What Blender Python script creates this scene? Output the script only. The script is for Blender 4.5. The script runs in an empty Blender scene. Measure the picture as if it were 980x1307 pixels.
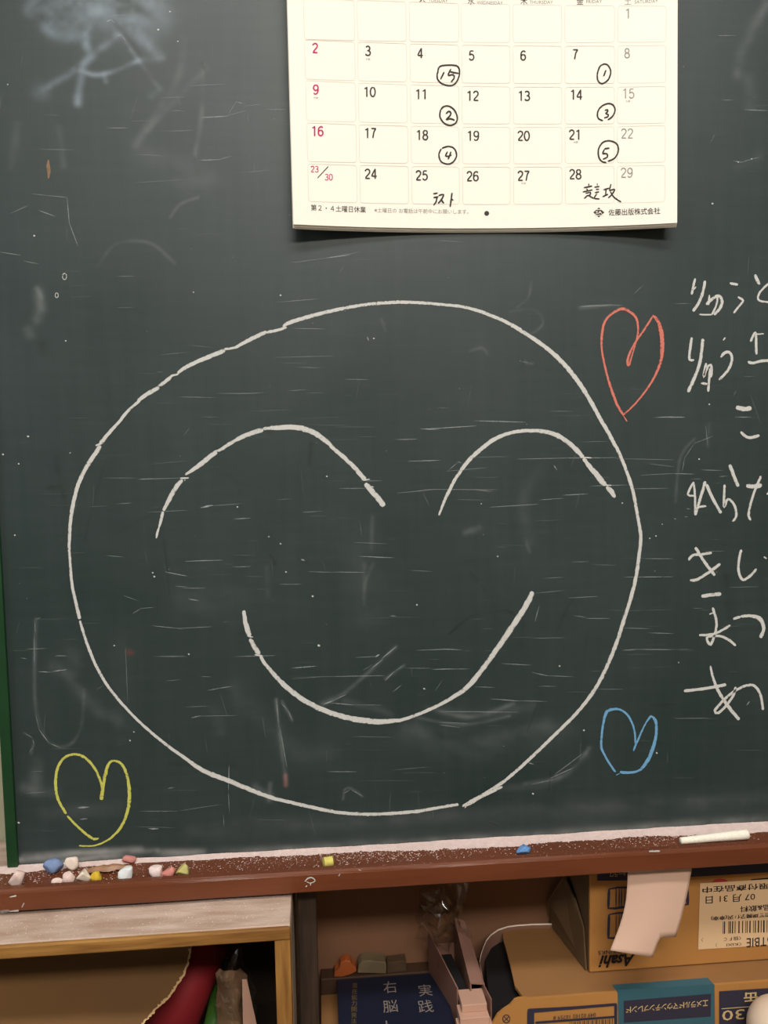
import bpy, bmesh, math, random
import numpy as np
from mathutils import Vector, Matrix, noise

random.seed(7); rng = np.random.default_rng(7)
scn = bpy.context.scene
COL = scn.collection

# ------------------------------------------------------------------ camera
IMW, IMH, FPX = 980, 1307, 1058.0
PSI, THE, ROL = 0.08179, 0.07855, -0.01956
CAM = np.array([0.0, -0.75, 1.25])
FW = np.array([math.sin(PSI)*math.cos(THE), math.cos(PSI)*math.cos(THE), -math.sin(THE)])
_r = np.array([math.cos(PSI), -math.sin(PSI), 0.0]); _u = np.cross(_r, FW)
RT = math.cos(ROL)*_r + math.sin(ROL)*_u
UP = -math.sin(ROL)*_r + math.cos(ROL)*_u
cd = bpy.data.cameras.new('camera'); cam = bpy.data.objects.new('camera', cd); COL.objects.link(cam)
cd.sensor_fit = 'VERTICAL'; cd.sensor_height = 36; cd.lens = FPX/IMH*36; cd.clip_start = 0.02
cam.matrix_world = Matrix(((RT[0], UP[0], -FW[0], CAM[0]), (RT[1], UP[1], -FW[1], CAM[1]), (RT[2], UP[2], -FW[2], CAM[2]), (0, 0, 0, 1)))
scn.camera = cam

# ------------------------------------------------------------------ view, world, lights
scn.view_settings.view_transform = 'Standard'; scn.view_settings.look = 'None'
scn.view_settings.exposure = 0.0; scn.view_settings.gamma = 1.0; scn.view_settings.use_curve_mapping = False
w = bpy.data.worlds.new('room_air'); scn.world = w; w.use_nodes = True
w.node_tree.nodes['Background'].inputs[0].default_value = (1.0, 0.93, 0.84, 1)
w.node_tree.nodes['Background'].inputs[1].default_value = 0.02

def area(name, loc, target, sx, sy, power, col):
    l = bpy.data.lights.new(name, 'AREA'); l.shape = 'RECTANGLE'; l.size = sx; l.size_y = sy
    l.energy = power; l.color = col
    o = bpy.data.objects.new(name, l); COL.objects.link(o); o.location = loc
    o.rotation_euler = (Vector(target)-Vector(loc)).to_track_quat('-Z', 'Y').to_euler()
    return o
area('ceiling_lamp_light', (0.25, -1.95, 2.43), (0.25, -1.9, 0), 1.3, 0.35, 46, (1.0, 0.92, 0.82))
area('board_top_fill', (0.15, -0.95, 2.43), (0.15, -0.9, 0), 1.2, 0.2, 20, (1.0, 0.97, 0.93))  # added unseen lamp that brightens the upper board and calendar
area('window_daylight', (-2.2, -1.3, 1.75), (0.0, 0.0, 1.3), 0.9, 1.2, 11, (0.74, 0.87, 1.0))

# ------------------------------------------------------------------ helpers
def lin(c):
    return tuple(((v/255)/12.92 if v/255 <= 0.04045 else (((v/255)+0.055)/1.055)**2.4) for v in c)
def ray(px, py):
    return FW + RT*(px-IMW/2)/FPX - UP*(py-IMH/2)/FPX
def PY(px, py, Y=0.0):                     # point of a pixel of the photograph on a vertical plane
    d = ray(px, py); return CAM + (Y-CAM[1])/d[1]*d
def PZ(px, py, Z):                         # ... on a horizontal plane
    d = ray(px, py); return CAM + (Z-CAM[2])/d[2]*d
def props(o, label=None, cat=None, group=None, kind=None):
    if label: o['label'] = label
    if cat: o['category'] = cat
    if group: o['group'] = group
    if kind: o['kind'] = kind
    return o
def thing(name, label, cat, loc=(0, 0, 0), group=None):
    o = bpy.data.objects.new(name, None); COL.objects.link(o); o.location = loc; o.empty_display_size = 0.02
    return props(o, label, cat, group)
def add(name, me, mat, parent=None, label=None, cat=None, group=None, kind=None, smooth=False):
    o = bpy.data.objects.new(name, me); COL.objects.link(o)
    if mat is not None:
        for m in (mat if isinstance(mat, (list, tuple)) else [mat]): me.materials.append(m)
    if smooth: me.polygons.foreach_set('use_smooth', [True]*len(me.polygons))
    if parent is not None:
        o.parent = parent
        q = parent; off = Vector((0, 0, 0))
        while q is not None: off += Vector(q.location); q = q.parent
        o.location = -off
    return props(o, label, cat, group, kind)
def pymesh(name, v, f):
    me = bpy.data.meshes.new(name); me.from_pydata([tuple(map(float, p)) for p in v], [], [tuple(q) for q in f]); me.update(); return me
def bm_mesh(name, bm):
    me = bpy.data.meshes.new(name); bmesh.ops.recalc_face_normals(bm, faces=bm.faces); bm.to_mesh(me); bm.free(); return me
def box(bm, a, b, bev=0.0, rot=0.0, seg=2):
    a = Vector(a); b = Vector(b)
    r = bmesh.ops.create_cube(bm, size=1.0)
    vs = r['verts']; c = (a+b)/2; s = b-a
    for v in vs: v.co = Vector((v.co.x*s.x, v.co.y*s.y, v.co.z*s.z))
    if bev > 0:
        es = list({e for v in vs for e in v.link_edges})
        rr = bmesh.ops.bevel(bm, geom=es, offset=bev, segments=seg, affect='EDGES', profile=0.5)
        vs = list({v for f in rr['faces'] for v in f.verts} | {v for v in vs if v.is_valid})
        # whole connected island
        st = list(vs); seen = set(st)
        while st:
            v = st.pop()
            for e in v.link_edges:
                o = e.other_vert(v)
                if o not in seen: seen.add(o); st.append(o)
        vs = list(seen)
    R = Matrix.Rotation(rot, 3, 'Z')
    for v in vs: v.co = c + R @ v.co
    return vs
def boxobj(name, a, b, mat, parent=None, bev=0.001, **k):
    bm = bmesh.new(); box(bm, a, b, bev); return add(name, bm_mesh(name, bm), mat, parent, **k)
def prism(bm, pts, off):                   # closed polygon pts (3d) pushed along off
    off = Vector(off); A = [bm.verts.new(Vector(p)) for p in pts]; B = [bm.verts.new(Vector(p)+off) for p in pts]
    n = len(pts); bm.faces.new(A); bm.faces.new(B[::-1])
    for i in range(n): bm.faces.new((A[i], B[i], B[(i+1) % n], A[(i+1) % n]))
def prismobj(name, pts, off, mat, parent=None, **k):
    bm = bmesh.new(); prism(bm, pts, off); return add(name, bm_mesh(name, bm), mat, parent, **k)
def gridobj(name, rows, mat, parent=None, thick=None, smooth=True, **k):   # rows of 3d points -> sheet with optional thickness
    R, Cn = len(rows), len(rows[0]); v = [p for r in rows for p in r]; f = []
    for i in range(R-1):
        for j in range(Cn-1): f.append((i*Cn+j, i*Cn+j+1, (i+1)*Cn+j+1, (i+1)*Cn+j))
    me = pymesh(name, v, f)
    o = add(name, me, mat, parent, smooth=smooth, **k)
    if thick:
        m = o.modifiers.new('thickness', 'SOLIDIFY'); m.thickness = thick; m.offset = 0
        m = o.modifiers.new('crisp_edges', 'EDGE_SPLIT'); m.split_angle = 1.0
    return o
def smoothpath(P, step):
    P = np.array(P, float); n = len(P)
    if n < 2: return P
    out = []
    for i in range(n-1):
        p0 = P[max(i-1, 0)]; p1 = P[i]; p2 = P[i+1]; p3 = P[min(i+2, n-1)]
        L = np.hypot(*(p2-p1)[:2]); m = max(1, int(L/step))
        for k in range(m):
            t = k/m
            out.append(0.5*((2*p1)+(-p0+p2)*t+(2*p0-5*p1+4*p2-p3)*t*t+(-p0+3*p1-3*p2+p3)*t**3))
    out.append(P[-1]); return np.array(out)
LIFT = [0.0]
def ribbons(name, strokes, surf, mat, parent, lift=0.0003, step=2.5, rough=0.08, sharp=False, seed=0, **k):
    """strokes: list of (points, width_px[, opacity]); drawn marks lying on a surface, one mesh"""
    rg = np.random.default_rng(seed+len(name)); V = []; F = []; E = []
    for st in strokes:
        pts, wd = st[0], st[1]; op = st[2] if len(st) > 2 else 1.0
        if len(pts[0]) == 2: pts = [(x, y, wd) for x, y in pts]
        p = smoothpath(pts, step) if not sharp else smoothpath([q for q in pts], step)
        LIFT[0] = (LIFT[0]+0.000012) % 0.00012
        n = len(p)
        if n < 2: continue
        d = np.gradient(p[:, :2], axis=0); L = np.hypot(d[:, 0], d[:, 1])+1e-9; nx = -d[:, 1]/L; ny = d[:, 0]/L
        base = len(V)
        p[:, 2] *= (.93 if mat is M['white_chalk'] else 1.0)
        # rounded caps
        for i in range(n):
            s = 1.0
            end = min(i, n-1-i)*step
            if end < p[i, 2]*0.5: s = 0.55+0.45*min(1, end/(p[i, 2]*0.5+1e-6))
            hl = 0.5*p[i, 2]*s*(1+rough*rg.normal()); hr = 0.5*p[i, 2]*s*(1+rough*rg.normal())
            for o in (-hl, 0, hr):
                q = surf(p[i, 0]+nx[i]*o, p[i, 1]+ny[i]*o); V.append((q[0], q[1]-lift-LIFT[0], q[2]))
            taper = 1.0
            E += [(1.0, op*taper), (0.0, op*taper), (1.0, op*taper)]
            if i:
                a = base+3*(i-1); b = base+3*i
                F += [(a, a+1, b+1, b), (a+1, a+2, b+2, b+1)]
    me = pymesh(name, V, F)
    at = me.attributes.new('grain', 'FLOAT_COLOR', 'POINT')
    arr = np.ones((len(V), 4), np.float32); arr[:, 0] = [e[0] for e in E]; arr[:, 1] = [e[1] for e in E]; at.data.foreach_set('color', arr.ravel())
    return add(name, me, mat, parent, **k)

_tc = {}
def glyphs(s, bold=0.0, shear=0.0):
    key = (s, bold, shear)
    if key not in _tc:
        c = bpy.data.curves.new('t', 'FONT'); c.body = s; c.size = 1; c.resolution_u = 2; c.offset = bold; c.shear = shear
        o = bpy.data.objects.new('t', c); me = bpy.data.meshes.new_from_object(o)
        v = np.array([q.co[:] for q in me.vertices]) if len(me.vertices) else np.zeros((0, 3)); f = [tuple(p.vertices) for p in me.polygons]
        bpy.data.objects.remove(o); bpy.data.curves.remove(c); bpy.data.meshes.remove(me); _tc[key] = (v, f)
    return _tc[key]
def text(name, s, cx, cy, h, surf, mat, parent, width=None, flip=False, bold=0.0, lift=0.0003, shear=0.0, normal='y', **k):
    """lettering centred on a pixel of the photo, h pixels tall, laid flat on the surface"""
    v, f = glyphs(s, bold, shear)
    if len(v) == 0: return None
    mn = v.min(0); mx = v.max(0); c0 = surf(cx, cy)
    ex = (np.array(surf(cx+4, cy))-np.array(surf(cx-4, cy)))/8; ey = (np.array(surf(cx, cy-4))-np.array(surf(cx, cy+4)))/8
    sx = sy = h/(mx[1]-mn[1])
    if width: sx = width/(mx[0]-mn[0])
    mid = (mn+mx)/2; sg = -1 if flip else 1
    mX = abs(ex[0]); mZ = np.linalg.norm(ey)
    X = np.array([1.0, ex[1]/ex[0], 0.0]) if normal == 'y' else np.array([1.0, 0, 0])
    Yv = ey/np.linalg.norm(ey); Yv[0] = 0
    out = np.array(c0)+np.outer((v[:, 0]-mid[0])*sx*sg*mX, X)+np.outer((v[:, 1]-mid[1])*sy*sg*mZ, Yv)
    if normal == 'y': out[:, 1] -= lift
    else: out[:, 2] += lift
    if surf is globals().get('SC_'): out[:, 1] = [ycal(q[0], q[2])-lift for q in out]
    return add(name, pymesh(name, out, f), mat, parent, **k)

# ------------------------------------------------------------------ materials
def mat(name, col, rough=0.6, spec=0.5, noise_amt=0.0, scale=40.0, col2=None, bump=0.0, bscale=200.0, coat=0.0, stretch=(1, 1, 1), metal=0.0):
    m = bpy.data.materials.new(name); m.use_nodes = True; nt = m.node_tree; b = nt.nodes['Principled BSDF']
    c = lin(col); b.inputs['Base Color'].default_value = (*c, 1); b.inputs['Roughness'].default_value = rough
    b.inputs['Specular IOR Level'].default_value = spec; b.inputs['Coat Weight'].default_value = coat; b.inputs['Metallic'].default_value = metal
    if noise_amt or col2 or bump:
        tc = nt.nodes.new('ShaderNodeTexCoord'); mp = nt.nodes.new('ShaderNodeMapping'); mp.inputs['Scale'].default_value = stretch
        nt.links.new(tc.outputs['Object'], mp.inputs['Vector'])
        n = nt.nodes.new('ShaderNodeTexNoise'); n.inputs['Scale'].default_value = scale; n.inputs['Detail'].default_value = 6
        nt.links.new(mp.outputs[0], n.inputs['Vector'])
        if noise_amt or col2:
            r = nt.nodes.new('ShaderNodeValToRGB'); c2 = lin(col2) if col2 else tuple(v*(1-noise_amt) for v in c)
            r.color_ramp.elements[0].position = 0.35; r.color_ramp.elements[1].position = 0.68
            r.color_ramp.elements[0].color = (*c2, 1); r.color_ramp.elements[1].color = (*c, 1)
            nt.links.new(n.outputs['Fac'], r.inputs[0]); nt.links.new(r.outputs[0], b.inputs['Base Color'])
        if bump:
            n2 = nt.nodes.new('ShaderNodeTexNoise'); n2.inputs['Scale'].default_value = bscale; n2.inputs['Detail'].default_value = 4
            nt.links.new(mp.outputs[0], n2.inputs['Vector'])
            bp = nt.nodes.new('ShaderNodeBump'); bp.inputs['Strength'].default_value = bump; bp.inputs['Distance'].default_value = 0.001
            nt.links.new(n2.outputs['Fac'], bp.inputs['Height']); nt.links.new(bp.outputs[0], b.inputs['Normal'])
    return m
def chalk_mat(name, col, hole=0.42, maxop=1.0):
    m = bpy.data.materials.new(name); m.use_nodes = True; nt = m.node_tree; b = nt.nodes['Principled BSDF']; L = nt.links.new
    b.inputs['Base Color'].default_value = (*lin(col), 1); b.inputs['Roughness'].default_value = 0.95; b.inputs['Specular IOR Level'].default_value = 0.1
    tc = nt.nodes.new('ShaderNodeTexCoord'); n = nt.nodes.new('ShaderNodeTexNoise'); n.inputs['Scale'].default_value = 900; n.inputs['Detail'].default_value = 3
    n2 = nt.nodes.new('ShaderNodeTexNoise'); n2.inputs['Scale'].default_value = 110; n2.inputs['Detail'].default_value = 2
    L(tc.outputs['Object'], n.inputs['Vector']); L(tc.outputs['Object'], n2.inputs['Vector'])
    at = nt.nodes.new('ShaderNodeAttribute'); at.attribute_name = 'grain'; sp = nt.nodes.new('ShaderNodeSeparateColor'); L(at.outputs['Color'], sp.inputs[0])
    a1 = nt.nodes.new('ShaderNodeMath'); a1.operation = 'MULTIPLY_ADD'; L(n2.outputs['Fac'], a1.inputs[0]); a1.inputs[1].default_value = 0.5; L(n.outputs['Fac'], a1.inputs[2])
    pw = nt.nodes.new('ShaderNodeMath'); pw.operation = 'POWER'; L(sp.outputs[0], pw.inputs[0]); pw.inputs[1].default_value = 3.0
    a2 = nt.nodes.new('ShaderNodeMath'); a2.operation = 'MULTIPLY_ADD'; L(pw.outputs[0], a2.inputs[0]); a2.inputs[1].default_value = -0.22; L(a1.outputs[0], a2.inputs[2])
    mr = nt.nodes.new('ShaderNodeMapRange'); L(a2.outputs[0], mr.inputs[0]); mr.inputs[1].default_value = hole; mr.inputs[2].default_value = hole+0.2
    mr.inputs[3].default_value = 0.25; mr.inputs[4].default_value = maxop
    a3 = nt.nodes.new('ShaderNodeMath'); a3.operation = 'MULTIPLY'; L(mr.outputs[0], a3.inputs[0]); L(sp.outputs[1], a3.inputs[1])
    L(a3.outputs[0], b.inputs['Alpha']); return m

M = {}
M['white_chalk'] = chalk_mat('white_chalk', (212, 212, 208), 0.43, 0.93)
M['red_chalk'] = chalk_mat('red_chalk', (212, 124, 110), 0.46)
M['blue_chalk'] = chalk_mat('blue_chalk', (112, 164, 202), 0.44)
M['yellow_chalk'] = chalk_mat('yellow_chalk', (198, 198, 98), 0.44)
M['faint_chalk'] = chalk_mat('faint_chalk', (200, 208, 208), 0.5)
M['board_scuff'] = chalk_mat('board_scuff', (6, 10, 9), 0.42)
M['green_frame'] = mat('green_frame', (24, 66, 36), 0.4, noise_amt=0.25, scale=30)
M['tray_wood'] = mat('tray_wood', (112, 60, 36), 0.34, noise_amt=0.22, scale=9, stretch=(1, 6, 6), bump=0.15, bscale=60)
M['paper'] = mat('paper', (252, 247, 234), 0.7, 0.2)
M['paper_edge'] = mat('paper_edge', (222, 214, 198), 0.8, 0.2)
M['ink_dark'] = mat('ink_dark', (74, 70, 68), 0.8, 0.1)
M['ink_grey'] = mat('ink_grey', (160, 156, 150), 0.8, 0.1)
M['ink_pink'] = mat('ink_pink', (196, 56, 112), 0.8, 0.1)
M['ink_line'] = mat('ink_line', (232, 222, 210), 0.8, 0.1)
M['pen'] = mat('pen', (66, 62, 60), 0.7, 0.1)
M['tan_panel'] = mat('tan_panel', (138, 100, 76), 0.85, 0.2, noise_amt=0.1, scale=6)
M['wall'] = mat('wall', (172, 172, 146), 0.85, 0.2, noise_amt=0.1, scale=6)
M['room_wall'] = mat('room_wall', (200, 190, 170), 0.9, 0.2)
M['ceiling'] = mat('ceiling', (225, 220, 210), 0.9, 0.2)
M['floor'] = mat('floor', (84, 62, 44), 0.5, noise_amt=0.3, scale=8, stretch=(1, 8, 1))
M['pine'] = mat('pine', (168, 122, 62), 0.5, noise_amt=0.0, col2=(128, 86, 40), scale=14, stretch=(1.2, 12, 14), bump=0.2, bscale=80)
M['pine_post'] = mat('pine_post', (168, 122, 62), 0.5, col2=(128, 86, 40), scale=14, stretch=(14, 12, 1.2), bump=0.2, bscale=80)
M['dusty_wood'] = mat('dusty_wood', (206, 184, 170), 0.85, 0.2, col2=(176, 150, 132), scale=16, stretch=(1.4, 6, 6), bump=0.3, bscale=120)
M['grey_side'] = mat('grey_side', (150, 132, 112), 0.8, noise_amt=0.3, scale=20)
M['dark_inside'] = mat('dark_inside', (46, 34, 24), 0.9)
M['walnut'] = mat('walnut', (66, 50, 38), 0.6, col2=(42, 32, 26), scale=16, stretch=(12, 12, 1))
M['dark_rail'] = mat('dark_rail', (84, 60, 44), 0.6, noise_amt=0.3, scale=12)
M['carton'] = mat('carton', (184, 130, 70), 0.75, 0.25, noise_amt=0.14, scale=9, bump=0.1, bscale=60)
M['carton_dark'] = mat('carton_dark', (112, 88, 62), 0.8, 0.2, noise_amt=0.25, scale=12, bump=0.2, bscale=80)  # darker carton tone; on the upper carton's side it stands for shade
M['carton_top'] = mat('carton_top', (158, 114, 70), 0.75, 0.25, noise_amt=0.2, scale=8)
M['old_card'] = mat('old_card', (124, 90, 54), 0.7, 0.3, noise_amt=0.3, scale=5, bump=0.1, bscale=30)
M['torn_edge'] = mat('torn_edge', (206, 172, 122), 0.9)
M['kraft_light'] = mat('kraft_light', (200, 158, 136), 0.8, noise_amt=0.08, scale=20)
M['file_board'] = mat('file_board', (142, 104, 90), 0.75, noise_amt=0.12, scale=14)
M['file_edge'] = mat('file_edge', (214, 190, 168), 0.8)
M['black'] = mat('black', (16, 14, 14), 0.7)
M['navy_ink'] = mat('navy_ink', (54, 50, 66), 0.7, 0.2)
M['teal_ink'] = mat('teal_ink', (58, 100, 112), 0.55, 0.3, noise_amt=0.1, scale=20)
M['print_black'] = mat('print_black', (38, 32, 34), 0.8, 0.1)
M['tan_ink'] = mat('tan_ink', (206, 178, 128), 0.8, 0.1)
M['red_ink'] = mat('red_ink', (178, 48, 40), 0.7)
M['sticker'] = mat('sticker', (224, 190, 150), 0.6, 0.3)
M['tag_paper'] = mat('tag_paper', (204, 170, 150), 0.75, 0.2)
M['blue_cloth'] = mat('blue_cloth', (22, 29, 50), 0.6, 0.4, noise_amt=0.15, scale=60)
M['silver_ink'] = mat('silver_ink', (138, 126, 118), 0.5)
M['gold_ink'] = mat('gold_ink', (112, 92, 46), 0.5)
M['red_paper'] = mat('red_paper', (140, 18, 30), 0.75, noise_amt=0.15, scale=9)
M['green_paper'] = mat('green_paper', (60, 110, 36), 0.5, noise_amt=0.3, scale=30)
M['brown_roll'] = mat('brown_roll', (158, 124, 96), 0.7, noise_amt=0.35, scale=30, bump=0.4, bscale=60)
M['orange'] = mat('orange', (178, 92, 44), 0.5, noise_amt=0.2, scale=60)
M['grey_block'] = mat('grey_block', (128, 112, 84), 0.8, noise_amt=0.3, scale=60)
M['brown_block'] = mat('brown_block', (92, 70, 50), 0.8, noise_amt=0.3, scale=60)
M['cream_plastic'] = mat('cream_plastic', (232, 208, 184), 0.5, noise_amt=0.05)
M['dust'] = mat('dust', (226, 204, 198), 0.95, 0.1, noise_amt=0.12, scale=200, bump=0.4, bscale=900)
M['lamp_metal'] = mat('lamp_metal', (230, 230, 228), 0.5)
m = bpy.data.materials.new('clear_film'); m.use_nodes = True; nt = m.node_tree
for n in list(nt.nodes): nt.nodes.remove(n)
o_ = nt.nodes.new('ShaderNodeOutputMaterial'); mx = nt.nodes.new('ShaderNodeMixShader'); tr = nt.nodes.new('ShaderNodeBsdfTransparent'); gl = nt.nodes.new('ShaderNodeBsdfGlossy')
gl.inputs['Roughness'].default_value = 0.12; tr.inputs[0].default_value = (0.86, 0.85, 0.83, 1); mx.inputs[0].default_value = 0.12
nt.links.new(tr.outputs[0], mx.inputs[1]); nt.links.new(gl.outputs[0], mx.inputs[2]); nt.links.new(mx.outputs[0], o_.inputs[0]); M['clear_film'] = m
m = bpy.data.materials.new('lamp_glow'); m.use_nodes = True; b_ = m.node_tree.nodes['Principled BSDF']
b_.inputs['Emission Color'].default_value = (1, 0.92, 0.82, 1); b_.inputs['Emission Strength'].default_value = 3.0; M['lamp_glow'] = m
# chalkboard enamel: dark green, chalk dust where the board carries it (mesh attribute), fine wiping streaks
m = bpy.data.materials.new('board_enamel'); m.use_nodes = True; nt = m.node_tree; L = nt.links.new; b_ = nt.nodes['Principled BSDF']
b_.inputs['Specular IOR Level'].default_value = 0.55
at = nt.nodes.new('ShaderNodeAttribute'); at.attribute_name = 'dust'
tc = nt.nodes.new('ShaderNodeTexCoord')
def nz(scale, st, det=5):
    mp = nt.nodes.new('ShaderNodeMapping'); mp.inputs['Scale'].default_value = st; L(tc.outputs['Object'], mp.inputs[0])
    n = nt.nodes.new('ShaderNodeTexNoise'); n.inputs['Scale'].default_value = scale; n.inputs['Detail'].default_value = det; L(mp.outputs[0], n.inputs['Vector']); return n
n1 = nz(5, (1, 1, 1)); n2 = nz(18, (1, 1, 9)); n3 = nz(12, (9, 1, 0.7)); 
def ramp(n, a, b, v0, v1):
    r = nt.nodes.new('ShaderNodeMapRange'); L(n, r.inputs[0]); r.inputs[1].default_value = a; r.inputs[2].default_value = b; r.inputs[3].default_value = v0; r.inputs[4].default_value = v1; return r.outputs[0]
def mul(a, b, op='MULTIPLY'):
    q = nt.nodes.new('ShaderNodeMath'); q.operation = op
    for i, x in enumerate((a, b)):
        if isinstance(x, (int, float)): q.inputs[i].default_value = x
        else: L(x, q.inputs[i])
    return q.outputs[0]
hz = mul(mul(ramp(n1.outputs['Fac'], 0.3, 0.7, 0.0, 0.018), ramp(n2.outputs['Fac'], 0.35, 0.75, 0.0, 0.010), 'ADD'), ramp(n3.outputs['Fac'], 0.35, 0.8, 0.0, 0.012), 'ADD')
mixa = nt.nodes.new('ShaderNodeMix'); mixa.data_type = 'RGBA'; L(hz, mixa.inputs[0]); mixa.inputs[6].default_value = (*lin((30, 47, 47)), 1); mixa.inputs[7].default_value = (0.55, 0.6, 0.6, 1)
mixb = nt.nodes.new('ShaderNodeMix'); mixb.data_type = 'RGBA'; L(at.outputs['Alpha'], mixb.inputs[0]); L(mixa.outputs[2], mixb.inputs[6]); L(at.outputs['Color'], mixb.inputs[7])
L(mixb.outputs[2], b_.inputs['Base Color']); L(ramp(n1.outputs['Fac'], 0.3, 0.7, 0.43, 0.53), b_.inputs['Roughness']); M['board'] = m

# ------------------------------------------------------------------ the room
WY = 0.09                                   # back wall plane
def struct(name, a, b, mt, label=None): return boxobj(name, a, b, mt, None, bev=0, kind='structure', label=label)
struct('wall_back', (-2.6, WY, 0), (2.6, WY+0.1, 2.5), M['wall'])
struct('wall_left', (-2.7, -4, 0), (-2.6, WY+0.1, 2.5), M['room_wall'])
struct('wall_right', (2.6, -4, 0), (2.7, WY+0.1, 2.5), M['room_wall'])
struct('wall_front', (-2.7, -4.1, 0), (2.7, -4, 2.5), M['room_wall'])
struct('floor', (-2.7, -4.1, -0.1), (2.7, WY+0.1, 0), M['floor'])
struct('ceiling', (-2.7, -4.1, 2.5), (2.7, WY+0.1, 2.6), M['ceiling'])
boxobj('trim_2', (-0.03, WY-0.0025, 0.05), (1.6, WY-0.0001, 0.874), M['tan_panel'], kind='structure', bev=0, label='tan wall panel below the chalkboard')
rail = boxobj('trim_1', (-0.008, 0.071, 0.676), (1.4, WY, 0.702), M['dark_rail'], kind='structure')
lamp = thing('ceiling_lamp', 'long fluorescent lamp on the ceiling above the room', 'lamp', (0.25, -1.95, 2.5))
boxobj('housing', (-0.42, -2.13, 2.47), (0.92, -1.77, 2.5), M['lamp_metal'], lamp)
boxobj('diffuser', (-0.4, -2.12, 2.445), (0.9, -1.78, 2.47), M['lamp_glow'], lamp)

# ------------------------------------------------------------------ chalkboard
BX0, BZ0, BX1, BZ1 = -0.2765, 0.878, 1.5, 2.05
board = thing('chalkboard', 'dark green chalkboard on the wall carrying a chalk smiley face', 'chalkboard', (0.4, 0.03, BZ0))
S0 = lambda x, y: PY(x, y, 0.0)
# soft smears of dust: polylines in photo pixels -> world, rasterised as a vertex attribute on the writing surface
SM = []   # (points, radius px, strength, colour)
blue = (0.42, 0.52, 0.62); grey = (0.45, 0.48, 0.47); dark = (0.004, 0.008, 0.007)
def sm(pts, r, s, c=grey, k=2.649, o=(0, 0)): SM.append(([(o[0]+x/k, o[1]+y/k) for x, y in pts], r, s, c))
sm([(300, -20), (370, 10), (440, -10)], 34, .34, blue); sm([(330, 20), (420, 20), (520, 60)], 22, .16, blue)
sm([(130, -20), (98, 35), (150, 30), (230, 5)], 7, .16, blue); sm([(170, 60), (165, 100), (210, 126), (280, 118)], 7, .22, blue)
sm([(180, 70), (240, 60), (300, 60)], 9, .16, blue); sm([(160, 85), (230, 100), (300, 40)], 9, .12, blue)
sm([(400, 118), (340, 165), (290, 208), (220, 258), (150, 302)], 4.5, .3, blue); sm([(135, 308), (145, 310)], 9, .15, blue)
sm([(430, 60), (500, 150), (530, 190)], 8, .26, blue); sm([(350, 20), (300, 90), (292, 160)], 5, .2, blue)
sm([(292, 150), (300, 180), (278, 240), (262, 345)], 4.5, .22, blue); sm([(262, 330), (262, 350)], 5, .2, blue)
sm([(270, 238), (345, 252), (470, 205)], 3, .35, blue); sm([(470, 206), (550, 196)], 4, .2, blue); sm([(350, 250), (358, 275)], 3, .15, blue)
sm([(410, 120), (470, 205), (540, 300)], 3, .2, blue); sm([(540, 305), (510, 325)], 5, .1, blue)
sm([(385, 72), (470, 180)], 4, .5, dark); sm([(405, 125), (430, 160)], 3, .35, dark)
sm([(622, 130), (600, 270), (550, 350), (455, 495)], 5, .07); sm([(700, 232), (620, 310), (500, 440)], 4, .06); sm([(690, 220), (680, 400), (660, 520)], 3, .09)
sm([(684, 215), (690, 230)], 3, .7, dark); sm([(695, 230), (692, 340)], 3, .3, dark)
sm([(60, 420), (40, 560)], 5, .05); sm([(200, 430), (215, 560)], 4, .06); sm([(470, 520), (700, 600), (600, 610)], 14, .04)
sm([(330, 900), (385, 830), (450, 815), (520, 828), (590, 890)], 2.2, .09); sm([(575, 735), (610, 690), (670, 668)], 2, .09)
sm([(125, 975), (140, 1005)], 3, .14)
for a in ([(49, 372), (52, 395), (46, 408)], [(36, 421), (38, 426)]): sm(a, 6, .13, grey, 1)
sm([(55, 440), (56, 446)], 8, .35, dark, 1); sm([(72, 585), (75, 612)], 4, .6, dark, 1); sm([(78, 615), (84, 650)], 3, .4, dark, 1); sm([(61, 623), (76, 621)], 2.5, .45, dark, 1)
# lower left loops
sm([(46, 790), (44, 860), (46, 905), (56, 938), (74, 953), (92, 948), (104, 925), (107, 880)], 2.2, .14, grey, 1)
sm([(70, 850), (88, 860), (106, 885), (120, 902), (150, 920)], 9, .09, grey, 1); sm([(30, 935), (42, 945), (40, 962)], 1.5, .2, grey, 1)
sm([(46, 975), (45, 1010)], 8, .08, grey, 1); sm([(90, 830), (96, 850)], 10, .06, grey, 1); sm([(30, 1005), (70, 1012)], 7, .07, grey, 1)
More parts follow.
